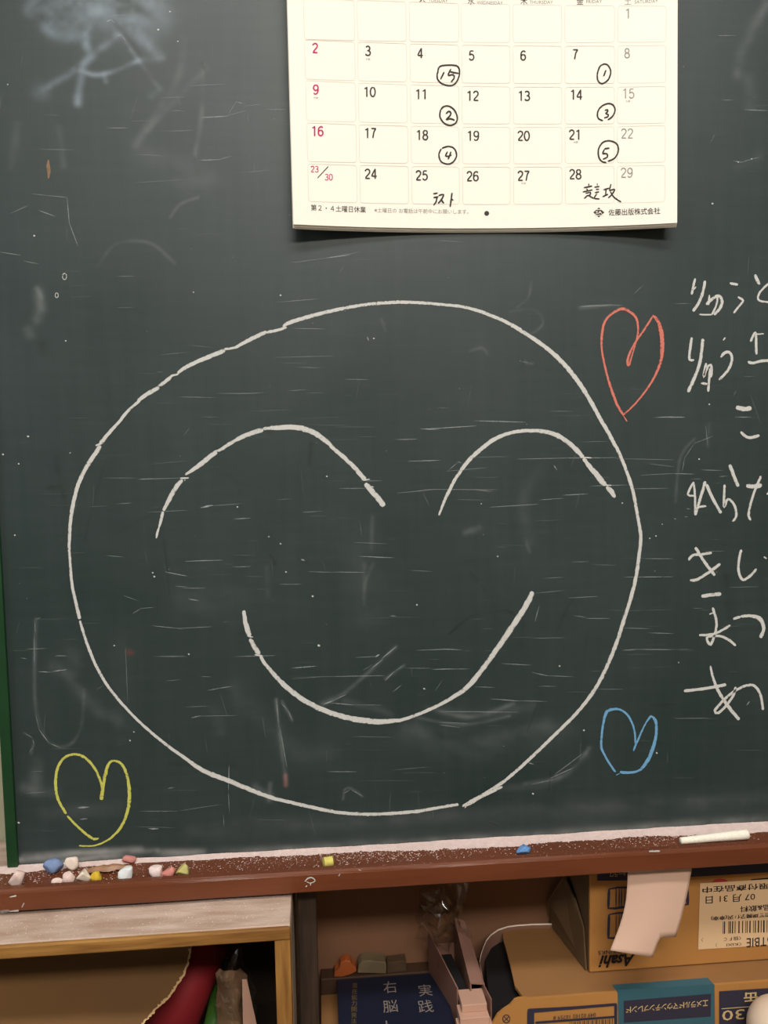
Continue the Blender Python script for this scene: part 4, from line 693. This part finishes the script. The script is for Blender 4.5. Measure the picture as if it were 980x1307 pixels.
# torn cardboard sheet
def sheet_y(py): return 0.010-0.072*max(0, (py-1205))/110
edge_px = [(246, 1196), (243, 1212), (241, 1225), (236, 1240), (229, 1252), (222, 1262), (216, 1272), (212, 1276), (208, 1280), (203, 1283), (197, 1290), (190, 1297), (184, 1305), (180, 1312), (175, 1330)]
rows = []
for x, y in edge_px:
    r = []; Y = sheet_y(y)
    for j in range(24):
        t = j/23; px = -70+(x+70)*t; ww = 0.004*math.sin(t*4+y*.01)-0.016*max(0, t-.7)**1.3
        q = PY(px, y, Y+ww) if False else PY(px, y+0*t, Y); q = np.array(q); q[1] += 0.0; r.append(tuple(q))
    rows.append(r)
csheet = thing('torn_cardboard', 'large torn brown cardboard sheet leaning inside the pine cabinet', 'cardboard', (-0.15, -0.03, FZ))
for r in rows:
    for j in range(len(r)): t = j/23; q = r[j]; r[j] = (q[0], q[1]+0.004*math.sin(t*5)*(1-t), q[2])
gridobj('cardboard_face', rows, M['old_card'], csheet, thick=0.002)
fray = []
for i in range(len(edge_px)-1):
    for s in np.linspace(0, 1, 4, endpoint=False):
        x = edge_px[i][0]+(edge_px[i+1][0]-edge_px[i][0])*s; y = edge_px[i][1]+(edge_px[i+1][1]-edge_px[i][1])*s
        fray.append((x+random.uniform(-1, 1), y+random.uniform(-.6, .6), random.uniform(1.6, 3.6)))
ribbons('torn_edge', [(fray, 3)], lambda x, y: PY(x, y, sheet_y(y)-0.0012), M['torn_edge'], csheet, step=1.5, rough=.3)
# red roll, green roll, film-wrapped roll
def tube(bm, A, B, ra, rb, N=24, cap=True, inner=None):
    A = Vector(A); B = Vector(B); q = (B-A).normalized().to_track_quat('Z', 'Y').to_matrix(); rings = []
    prof = [(ra, 0), (rb, 1)]
    if inner: prof = [(inner, 0.25), (inner, 0), (ra, 0), (rb, 1)]
    for r, t in prof: rings.append([bm.verts.new(A+(B-A)*t+q @ Vector((r*math.cos(2*math.pi*k/N), r*math.sin(2*math.pi*k/N), 0))) for k in range(N)])
    for a, b in zip(rings[:-1], rings[1:]):
        for k in range(N): bm.faces.new((a[k], a[(k+1) % N], b[(k+1) % N], b[k]))
    bm.faces.new(rings[0][::-1]); bm.faces.new(rings[-1])
def zfix(p, z): return (p[0], p[1], z)
a = PY(209, 1335, 0.004); b = PY(262, 1200, 0.045)
bm = bmesh.new(); tube(bm, a, b, 0.024, 0.024, inner=0.019)
add('red_paper_roll', bm_mesh('red_paper_roll', bm), M['red_paper'], None, smooth=True, label='dark red roll of paper behind the torn cardboard in the pine cabinet', cat='paper roll')
a = PY(266, 1345, -0.028); b = PY(287, 1232, 0.062)
bm = bmesh.new(); tube(bm, a, b, 0.0095, 0.0085)
add('green_paper_roll', bm_mesh('green_paper_roll', bm), M['green_paper'], None, smooth=True, label='green roll beside the dark red roll in the pine cabinet', cat='paper roll')
wr = thing('wrapped_bundle', 'brown paper bundle in clear film standing in the pine cabinet', 'bundle', tuple(PY(300, 1330, -0.02)))
def crumple(P, amp, sc, seed):
    return [[tuple(np.array(p)+amp*np.array([noise.noise(Vector(p)*sc+Vector((seed, k, 0))) for k in range(3)])) for p in r] for r in P]
rows = []
for i in range(16):
    y = 1237+i*6.5; x0 = 275+i*.5+(0 if i else 6); x1 = 312+i*.9-(0 if i else 6); r = []
    for j in range(14):
        t = j/13; r.append(tuple(PY(x0+(x1-x0)*t, y, -0.008-0.012*math.sin(t*math.pi))))
    rows.append(r)
gridobj('brown_paper', crumple(rows, .0035, 70, 3), M['brown_roll'], wr, thick=.001, smooth=False)
rows = []
for i in range(22):
    y = 1207+i*5.5; k = min(1, i/8); x0 = 300-28*k+i*.1; x1 = 306+12*k+i*.4; r = []
    for j in range(14):
        t = j/13; r.append(tuple(PY(x0+(x1-x0)*t, y, -0.014-0.016*math.sin(t*math.pi))))
    rows.append(r)
gridobj('clear_wrap', crumple(rows, .007, 90, 8), M['clear_film'], wr, smooth=False)
rows = [[tuple(PY(x, y, -0.03)) for x in (309+(y-1250)*.02-.0, 311+(y-1250)*.12, 315+(y-1250)*.22)] for y in range(1250, 1345, 8)]
gridobj('paper_flap', rows, M['kraft_light'], wr, thick=.0008)

# ------------------------------------------------------------------ dark post under the tray
boxobj('support_post', (-0.0262, -0.030, 0.0), (-0.0092, 0.0, 0.8648), M['walnut'], None, bev=0.0012, label='dark brown wooden post between the pine cabinet and the open shelf', cat='post')

# ------------------------------------------------------------------ open shelf at the right
shelf = thing('open_shelf', 'open shelf under the right of the chalk tray, holding the boxes', 'shelf', (0.4, 0.03, 0))
SZ = 0.615
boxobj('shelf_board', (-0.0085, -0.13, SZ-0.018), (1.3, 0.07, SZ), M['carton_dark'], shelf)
boxobj('leg', (-0.0085, -0.10, 0), (0.02, -0.07, SZ-0.018), M['walnut'], shelf); boxobj('leg', (1.27, -0.10, 0), (1.3, -0.07, SZ-0.018), M['walnut'], shelf)
# low brown carton carrying the book and the file
KZ = 0.686
kc = thing('flat_carton', 'plain tan carton lying flat under the dark blue book', 'box', (0.05, 0, SZ))
boxobj('body', (-0.0083, -0.11, SZ+0.0003), (0.152, 0.0695, KZ), M['carton_top'], kc)
# dark blue book
bk = thing('blue_book', 'dark blue paperback with pale Japanese title lying below the small orange object', 'book', (0.06, 0, KZ))
BT = KZ+0.018
pa = PZ(430, 1250.5, BT); pb = PZ(566, 1248, BT); pc = PZ(418, 1330, BT); w_ = pb[0]-pa[0]; ang = math.atan2(pb[1]-pa[1], pb[0]-pa[0])
yb = min(pa[1], 0.066); fx = pa[0]; bl = 0.15
def bkbox(name, x0, y0, z0, x1, y1, z1, mt, bev): 
    return boxobj(name, (fx+x0, yb+y0, z0), (fx+x1, yb+y1, z1), mt, bk, bev=bev)
bkbox('cover', 0, -bl, BT-0.0012, w_, 0, BT, M['blue_cloth'], .0005); bkbox('cover', 0, -bl, KZ+0.0003, w_, 0, KZ+0.0015, M['blue_cloth'], .0005)
bkbox('spine', 0, -bl, KZ+0.0015, 0.0015, 0, BT-.0012, M['blue_cloth'], 0); bkbox('pages', 0.0016, -bl+.002, KZ+0.0016, w_-.002, -.002, BT-.0013, M['paper_edge'], 0)
SB = lambda x, y: PZ(x, y, BT)
for s, x, y, h in (('右', 497.5, 1260, 15), ('脳', 498, 1284.5, 15.5), ('実', 542.5, 1264, 15), ('践', 543, 1284.5, 16)):
    text('title_character', s, x, y, h, SB, M['silver_ink'], bk, width=19 if s in '脳践' else 17, normal='z', lift=.0002)
text('title_character', 'ト', 498.5, 1309, 13, SB, M['silver_ink'], bk, width=12, normal='z', lift=.0002)
for i, s in enumerate('潜在能力開発法'): text('subtitle_character', s, 452.6+i*-.2, 1258+i*7.6, 6.4, SB, M['gold_ink'], bk, width=7, normal='z', lift=.0002)
# items on the dark rail
RZ = 0.7022
def rail_item(name, poly, y0, dep, mt, label, cat, smooth=False):
    pts = [tuple(PY(x, y, y0)) for x, y in poly]; mnz = min(p[2] for p in pts); pts = [(p[0], p[1], p[2]-mnz+RZ) for p in pts]
    bm = bmesh.new(); prism(bm, pts, (0, dep, 0)); bmesh.ops.bevel(bm, geom=list(bm.edges), offset=.0006, segments=1, affect='EDGES')
    return add(name, bm_mesh(name, bm), mt, None, label=label, cat=cat)
rail_item('orange_clip', [(426, 1239), (427, 1232), (433, 1229), (434, 1222), (440, 1218), (447, 1219), (449, 1224), (454, 1227), (455, 1232), (447, 1236), (437, 1239)], 0.0715, 0.012, M['orange'], 'small orange plastic object on the dark rail under the tray', 'clip')
rail_item('chalk_eraser', [(456, 1230), (457, 1220), (461, 1215.5), (470, 1214), (491, 1216), (493, 1219), (493, 1231)], 0.0715, 0.015, M['grey_block'], 'grey-brown eraser block right of the small orange object', 'eraser')
rail_item('brown_block', [(494, 1235), (494, 1222), (518, 1219), (519, 1233)], 0.0725, 0.013, M['brown_block'], 'dark brown block right of the grey-brown eraser', 'block')
# magazine file with paper packs
mf = thing('magazine_file', 'open pinkish-brown cardboard magazine file standing in front of the wall', 'file box', (0.13, 0.03, KZ))
def wallpoly(name, fr, bkp, Yf, Yb, mt, thick, lab=None, cutz=KZ+.0004, curve=False):
    a = PY(*fr, Yf); b = PY(*bkp, Yb); n_ = 12; rows = [[], []]
    topp = []; 
    for i in range(n_+1):
        t = i/n_; x = a[0]+(b[0]-a[0])*t; y = Yf+(Yb-Yf)*t; z = a[2]+(b[2]-a[2])*t
        if curve: z = a[2]+(b[2]-a[2])*(t**.8)+.004*math.sin(min(1, t*3)*math.pi)*0
        topp.append((x, y, z))
    pts = topp+[(topp[-1][0], topp[-1][1], cutz), (topp[0][0], topp[0][1], cutz)]
    return prismobj(name, pts, (thick, 0, 0), mt, mf)
YF, YB = -0.004, 0.069
wallpoly('side_wall', (583, 1261), (546, 1189), YF, YB, M['file_board'], .0012)
wallpoly('side_wall', (600, 1256), (579, 1172), YF, YB, M['file_board'], .0012)
wallpoly('side_wall', (617, 1257), (592, 1176), YF, YB, M['file_board'], .0012)
a = PY(600, 1256, YF); b = PY(617, 1257, YF); c = PY(592, 1176, YB); d = PY(579, 1172, YB)
prismobj('wall_rim', [tuple(a), tuple(b), tuple(c), tuple(d)], (0, 0, .001), M['file_board'], mf)
a = PY(546, 1192, YB); b = PY(592, 1180, YB)
boxobj('back_wall', (a[0], YB, KZ+.0004), (b[0], YB+.0012, min(a[2], b[2])-.012), M['file_board'], mf)
a = PY(558, 1231, .03); disc('finger_hole', 0, 0, 1, M['black'], 0.0, parent=mf, surf=lambda x, y: np.array([PY(562, 1232, .03)[0]-.0022, .03+x*.0014, PY(562, 1232, .03)[2]+y*.0035]), n=14)
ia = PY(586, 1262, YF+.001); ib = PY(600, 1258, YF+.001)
prismobj('shade_block', [(ia[0], YF+.001, KZ+.001), (ia[0], YF+.001, .7255), (ia[0]-.009, .05, .733), (ia[0]-.009, .05, KZ+.001)], (ib[0]-ia[0]-.0006, 0, 0), M['black'], mf, label='black block standing in for the shade inside the file')  # black block between the walls, the file's inner shade given as solid colour
pp = thing('paper_packs', 'stack of pinkish paper packs filling the front of the magazine file', 'paper', (0.14, -0.02, KZ))
z0 = 0.729
steps = [((584, 1263), (615, 1260), 0.729, -0.001), ((582.5, 1282), (619, 1278.5), 0.7215, -0.0085), ((581, 1299), (625, 1295.5), 0.714, -0.016), ((580, 1313), (629, 1310), 0.706, -0.023)]
for i, (p, qn, z, yf) in enumerate(steps):
    A = PZ(*p, z); B = PZ(*qn, z); bz = steps[i+1][2]+.0001 if i < 3 else KZ+.0005
    yb_ = A[1]; yfr = PZ(*(steps[i+1][0] if i < 3 else (579, 1330)), z)[1]
    boxobj('paper_pack', (A[0], yfr-.002, bz), (B[0], yb_, z), M['kraft_light'], pp, bev=.0006)
q = PZ(611, 1299, .7145)
rows = [[(q[0]+(j-4)*.0016, q[1]+(i-3)*.0022+.0008*math.sin(j), .7148+.0022*abs(noise.noise((i*.7, j*.6, 2)))+.0008) for j in range(9)] for i in range(7)]
gridobj('green_scrap', rows, mat('leaf_scrap', (150, 160, 96), .8, col2=(214, 196, 150), scale=300), None, thick=.0003, smooth=False, label='small green and cream crumpled scrap on the paper packs', cat='scrap')

# lower canned-coffee carton
EZ = 0.7351; EY = -0.0268
ec = thing('coffee_carton', 'brown drinks carton with teal and navy print lying upside down at the bottom right', 'box', (0.3, 0.03, SZ))
SE = lambda x, y: PY(x, y, EY)
tp = [PZ(*p, EZ) for p in ((662, 1274), (657, 1258), (652, 1235), (646, 1212), (642, 1198), (641, 1186))]
tp = [(p[0], min(p[1], 0.0865), EZ) for p in tp]
tp[0] = (PY(668, 1266, EY)[0], EY, EZ)
poly = tp+[(tp[-1][0]+.004, 0.0868, EZ), (0.56, 0.0868, EZ), (0.56, EY, EZ)]
prismobj('top_panel', poly, (0, 0, -.003), M['carton_top'], ec)
fr = [SE(x, y) for x, y in ((668, 1265), (664, 1266), (661, 1272), (656, 1274), (650, 1281), (641, 1287), (634, 1293), (627, 1305))]
fl = [(p[0], EY, min(p[2], EZ+.0012)) for p in fr]+[(fr[-1][0]-.002, EY, SZ+.0005), (0.56, EY, SZ+.0005), (0.56, EY, EZ-.0), (PY(676, 1271, EY)[0], EY, EZ)]
prismobj('front_panel', fl, (0, -.003, 0), M['carton'], ec)
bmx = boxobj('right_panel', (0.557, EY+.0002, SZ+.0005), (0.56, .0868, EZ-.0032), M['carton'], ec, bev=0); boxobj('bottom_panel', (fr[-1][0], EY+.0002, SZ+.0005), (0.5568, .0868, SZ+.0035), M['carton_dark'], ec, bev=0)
rim = [(704, 1179.7), (695, 1179.7), (680, 1180), (660, 1181.4), (648, 1183), (636, 1187), (627, 1193), (621, 1200), (617, 1209), (613.5, 1220), (612, 1228)]
rimw = [PZ(x, y, EZ+.004) for x, y in rim]; rimw = [(p[0], min(p[1], .0878), EZ+.004) for p in rimw]
rimw += [(PZ(627, 1290, EZ)[0], EY+.02, EZ+.002), (fr[-1][0]+.001, EY+.004, EZ-.002)]
gridobj('curved_liner', [rimw, [(p[0], p[1], p[2]-.03) for p in rimw], [(p[0]+.002, p[1], SZ+.004) for p in rimw]], M['file_board'], ec, thick=.0008)
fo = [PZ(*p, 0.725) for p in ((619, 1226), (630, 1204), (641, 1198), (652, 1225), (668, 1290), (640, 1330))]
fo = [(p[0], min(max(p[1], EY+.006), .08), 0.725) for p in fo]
prismobj('dark_filler', fo, (0, 0, -.06), M['black'], ec, label='black filler added to darken the torn open end')  # black block added so that the hollow behind the torn edge comes out dark
# bright cut edge of the liner
bm = bmesh.new(); prev = None
for p in rimw[:11]:
    a_ = bm.verts.new((p[0], p[1]-.0006, p[2]+.0006)); b_ = bm.verts.new((p[0], p[1]+.0006, p[2]+.0006)); c_2 = bm.verts.new((p[0], p[1]-.0008, p[2]-.0002))
    if prev: bm.faces.new((prev[0], a_, b_, prev[1])); bm.faces.new((prev[2], c_2, a_, prev[0]))
    prev = (a_, b_, c_2)
add('liner_rim', bm_mesh('liner_rim', bm), mat('rim_white', (250, 235, 215), .4), ec)
def patch(name, pts, mt, lift, parent, surf): # flat print on a face
    V = [surf(*p) for p in pts]; return add(name, pymesh(name, [(v[0], v[1]-lift, v[2]) for v in V], [tuple(range(len(V)))[::-1]]), mt, parent)
SEf = lambda x, y: PY(x, y, EY-.0031)
def zc(p, top): v = SEf(*p); return v
V = [PZ(788, 1254.5, EZ+.0004), PZ(911, 1251, EZ+.0004)]
pl = [(788, 1263.5), (911.5, 1256), (912.5, 1330), (789, 1330)]
patch('teal_label', pl, M['teal_ink'], .0003, ec, SEf)
tl = [PZ(787, 1259, EZ+.0003), PZ(911, 1251, EZ+.0003)]; fl_ = SEf(788, 1263.5); fr_ = SEf(911.5, 1256)
add('teal_label', pymesh('teal_top', [(fl_[0], EY-.003, EZ+.0004), (fr_[0], EY-.003, EZ+.0004), (fr_[0]-.001, EY+.008, EZ+.0004), (fl_[0]-.001, EY+.008, EZ+.0004)], [(0, 1, 2, 3)]), M['teal_ink'], ec)
patch('navy_panel', [(795.5, 1277), (907, 1268), (906.5, 1297), (796, 1305)], M['navy_ink'], .0005, ec, SEf)
def ft(name, s, x, y, h, mt, parent, surf, **k): return text(name, s, x, y, h, surf, M[mt], parent, flip=True, lift=k.pop('lift', .0008), **k)
L14 = 'エメラルドマウンテンブレンド'
for i, ch in enumerate(L14):
    t = i/13; ft('label_character', ch, 899.5-t*98, 1279.6+t*8.6, 7.6, 'tan_ink', ec, SEf, width=6.6, bold=.01)
patch('purple_panel', [(917.5, 1265), (1010, 1259), (1010, 1330), (917.5, 1330)], M['navy_ink'], .0003, ec, SEf)
ft('label_character', '缶', 957.5, 1272.5, 13.5, 'tan_ink', ec, SEf, width=18, bold=.02)
ft('quantity_text', '×30', 944, 1294, 13, 'tan_ink', ec, SEf, width=46, bold=.005)
ribbons('label_line', [([(920, 1287), (985, 1282)], 1)], SEf, M['tan_ink'], ec, rough=0, lift=.0006)
ribbons('label_line', [([(673, 1290, 6), (730, 1286, 4), (787, 1281.5, 3.6)], 4), ([(785.5, 1281), (785.5, 1320)], 3.6), ([(677, 1288), (677, 1325)], 9), ([(683, 1305), (785, 1297.5)], 3)], SEf, M['navy_ink'], ec, rough=0, lift=.0004)
ft('barcode_digits', '049 02102 10759 8', 733, 1296.5, 5, 'navy_ink', ec, SEf, width=54)
bars = []
x = 727
while x < 783: w2 = random.choice([.8, 1.4, 2.0]); bars.append(([(x, 1303.6-(x-727)*.07), (x+.2, 1330)], w2)); x += w2+random.choice([.9, 1.4])
ribbons('barcode', bars, SEf, M['navy_ink'], ec, rough=0, step=20, lift=.0006)
ribbons('round_mark', [([(646+4.6*math.cos(a), 1300+5*math.sin(a)) for a in np.linspace(0, 6.3, 15)], 1.1), ([(643, 1297), (649, 1303)], 1), ([(649.5, 1297), (643, 1303)], 1)], SEf, M['navy_ink'], ec, rough=0, step=2, lift=.0004)

# upper drinks carton, upside down
ac = thing('drinks_carton', 'brown drinks carton with a white price sticker, upside down behind the paper tag', 'box', (0.4, 0.04, EZ))
AX0 = PY(752.5, 1243, 0)[0]; SA = lambda x, y: PY(x, y, 0.0)
boxobj('body', (AX0, 0.0, EZ+.0012), (0.60, 0.084, 0.8640), M['carton'], ac, bev=.0012)
boxobj('shaded_side', (AX0-.0006, 0.0012, EZ+.001), (AX0-.0001, 0.083, 0.8635), M['carton_dark'], ac, bev=0)  # thin darker slab: the shade of the carton's left side put into colour
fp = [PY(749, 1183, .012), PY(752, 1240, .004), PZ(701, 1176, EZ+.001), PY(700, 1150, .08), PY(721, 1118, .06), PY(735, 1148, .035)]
prismobj('side_flap', [(min(p[0], AX0-.0012), p[1], max(p[2], EZ+.0012)) for p in fp], (-.0016, 0, 0), M['carton_dark'], ac)  # flap colour darkened for the shade on this left-facing side
patch('blue_band', [(762, 1106), (1000, 1096), (1000, 1112), (884, 1119), (801, 1123.6), (762, 1124)], M['navy_ink'], .0003, ac, SA)
ft('band_text', '0ーラワ', 788, 1115, 6.5, 'tan_ink', ac, SA, width=20, lift=.0006)
for (y0, y1) in ((1133.5, 1159), (1166, 1197)):
    pk = [([(777, y0+1), (788, y0-1), (800, y0-1), (815, y0-1)], 2.4), ([(777, y0+1), (776, y1)], 3.4), ([(775, y1), (785, y1), (795, y1-1.5), (815, y1-1.5)], 3.2)]
    for xx in (786, 790, 793, 797, 800, 805): pk.append(([(xx, y0), (xx-.3, y1-2)], random.choice([1, 1.6])))
    ribbons('printed_pack_drawing', pk, SA, M['navy_ink'], ac, rough=0, step=6, lift=.0004)
pk = [([(876, 1132), (877.5, 1155)], 4.4), ([(877.5, 1154), (870, 1155)], 3)]
ribbons('printed_pack_drawing', pk, SA, M['navy_ink'], ac, rough=0, step=6, lift=.0004)
ft('brand_text', 'Asahi', 787, 1225.5, 16, 'print_black', ac, SA, width=47, bold=.03, shear=.35)
ft('brand_text', 'SOFT DRINKS', 789, 1213.8, 5, 'navy_ink', ac, SA, width=52)
for dx_ in range(-2, 12): pass
disc('red_dot', 919, 1134, 13, M['red_ink'], .0003, surf=SA, parent=ac, sx=1.1)
st_ = patch('white_sticker', [(893, 1127), (1030, 1119), (1030, 1203), (890.5, 1211.5)], M['sticker'], .0006, ac, SA)
def zt(s, x, y, h, **k): return ft('sticker_text', s, x, y, h, 'print_black', ac, SA, lift=.0009, **k)
zt('期限付商品在中', 946, 1132.3, 8.2, width=100, bold=.015)
zt('07 月 31 日', 931.5, 1146, 9.6, width=63, bold=.005)
zt('健康食品&飲料', 980, 1157.6, 8, width=72, bold=.01)
zt('三酒類管理開発伊沢(幸幸)', 953, 1168.4, 6.2, width=92, bold=.02)
zt('X06TBIE', 973, 1201.5, 11, width=42*1.0, bold=.005) if False else zt('6TBIE', 968, 1201.5, 11.5, width=32)
zt('〈個ＦＣ', 934, 1197.6, 5, width=22); zt('〈KIXI', 936, 1205, 4.6, width=19); zt('〉', 895.5, 1199, 5); zt('〉', 913.5, 1205.5, 5)
bars = []; x = 922
for w2, g in [(1, 1), (2.6, 2.6), (1.2, .8), (2.4, .7), (2.4, .8), (1.6, 3.4), (2.4, 2.2), (1.8, 2), (1, 1), (1.6, 2), (2.4, 2), (1, 1.4), (2, 2), (2.6, .8), (1.6, 2), (3, 1), (1.4, 1.4), (2, 2), (2.4, 1), (1, 2), (2.4, 2)]:
    bars.append(([(x, 1175.5-(x-922)*.03), (x-.2, 1191-(x-922)*.03)], w2)); x += w2+g
ribbons('barcode', bars, SA, M['print_black'], ac, rough=0, step=20, lift=.0009)
patch('black_text_block', [(958, 1124.6), (990, 1122), (990, 1119), (958, 1122)], M['print_black'], .0003, ac, SA)

# paper tag hanging from the tray
L_ = [(801, 1104), (801, 1113), (800.5, 1130), (799, 1148), (795.5, 1166), (790, 1184), (784, 1199), (778.5, 1213)]
R_ = [(884, 1099), (883, 1107), (880, 1125), (876.5, 1143), (872.5, 1160), (868.5, 1176), (862.5, 1196), (862.5, 1196)]
Rw = list(zip(L_, R_)); rows = []
for i, ((xl, yl), (xr, yr)) in enumerate(Rw[:7]):
    yy = -0.041-0.010*max(0, i-1)/6
    rows.append([tuple(PY(xl+(xr-xl)*t, yl+(yr-yl)*t, yy-0.004*math.sin(t*math.pi)*min(1, i/3))) for t in np.linspace(0, 1, 13)])
# the lower left tongue below the notch
low = []
for yf, (xl, yl), (xr, yr) in ((-.053, (784, 1199), (842, 1197)), (-.055, (781, 1206), (837, 1209)), (-.057, (778.5, 1213), (832.5, 1222))):
    low.append([tuple(PY(xl+(xr-xl)*t, yl+(yr-yl)*t, yf-0.003*math.sin(t*math.pi))) for t in np.linspace(0, 1, 10)])
# one outline mesh: upper part above the notch
rowsU = []
for i in range(15):
    t = i/14; k = t*6; a = int(min(5, k)); f = k-a
    xl = L_[a][0]+(L_[a+1][0]-L_[a][0])*f; yl = L_[a][1]+(L_[a+1][1]-L_[a][1])*f; xr = R_[a][0]+(R_[a+1][0]-R_[a][0])*f; yr = R_[a][1]+(R_[a+1][1]-R_[a][1])*f
    rowsU.append([tuple(PY(xl+(xr-xl)*s, yl+(yr-yl)*s, -0.041-0.011*t**1.4-0.004*math.sin(s*math.pi)*t)) for s in np.linspace(0, 1, 21)])
V = [p for r in rowsU for p in r]; F = []
for i in range(14):
    for j in range(20): F.append((i*21+j, i*21+j+1, (i+1)*21+j+1, (i+1)*21+j))
nb = len(V); base = V[14*21:14*21+16]       # first 16 of the last row carry the tongue
lastL = L_[6]
for m_ in range(1, 5):
    t = m_/4
    for j in range(16):
        s = j/15; x = (784+(778.5-784)*t)+((842+(832.5-842)*t)-(784+(778.5-784)*t))*s; y = (1199+14*t)+((1197+25*t)-(1199+14*t))*s
        V.append(tuple(PY(x, y, -0.052-0.004*t-0.004*math.sin(s*.75*math.pi))))
for m_ in range(4):
    for j in range(15):
        a = (14*21+j) if m_ == 0 else nb+(m_-1)*16+j; b = a+1; c = nb+m_*16+j+1; d = nb+m_*16+j; F.append((a, b, c, d))
tg = add('paper_tag', pymesh('paper_tag', V, F), M['tag_paper'], None, smooth=True, label='blank pale paper strip hanging from the underside of the tray', cat='paper')
sd = tg.modifiers.new('thickness', 'SOLIDIFY'); sd.thickness = .00025; sd.offset = 0

# pale rounded container at the lower right corner
q = PY(994, 1312, -0.062); bm = bmesh.new(); R = 0.0275
bmesh.ops.create_uvsphere(bm, u_segments=32, v_segments=20, radius=R)
for v in bm.verts:
    if v.co.z < -1e-5:
        rr_ = math.hypot(v.co.x, v.co.y)
        if rr_ > 1e-4: v.co.x *= R/rr_; v.co.y *= R/rr_
        v.co.z *= 6.0
    v.co += Vector(q)
    if v.co.z < SZ+.0005: v.co.z = SZ+.0005
add('round_container', bm_mesh('round_container', bm), M['cream_plastic'], None, smooth=True, label='cream rounded container in front of the lower carton at the right corner', cat='container')
# crumpled clear bag behind the magazine file
rows = []
for i in range(18):
    r = []; y = 1120+i*5.2
    for j in range(18):
        t = j/17; wl = 545-14*math.sin(i/17*3.1); wr_ = 596+2*math.sin(i*.4); px = wl+(wr_-wl)*t
        r.append(tuple(PY(px, y, 0.052-0.02*math.sin(t*math.pi)*math.sin(i/17*math.pi))))
    rows.append(r)
cb = crumple(rows, .012, 85, 5); cb = [[(p[0], min(p[1], .085), min(p[2], .862)) for p in r] for r in cb]
gridobj('clear_bag', cb, M['clear_film'], None, smooth=False, label='crumpled clear plastic bag above the magazine file', cat='bag')
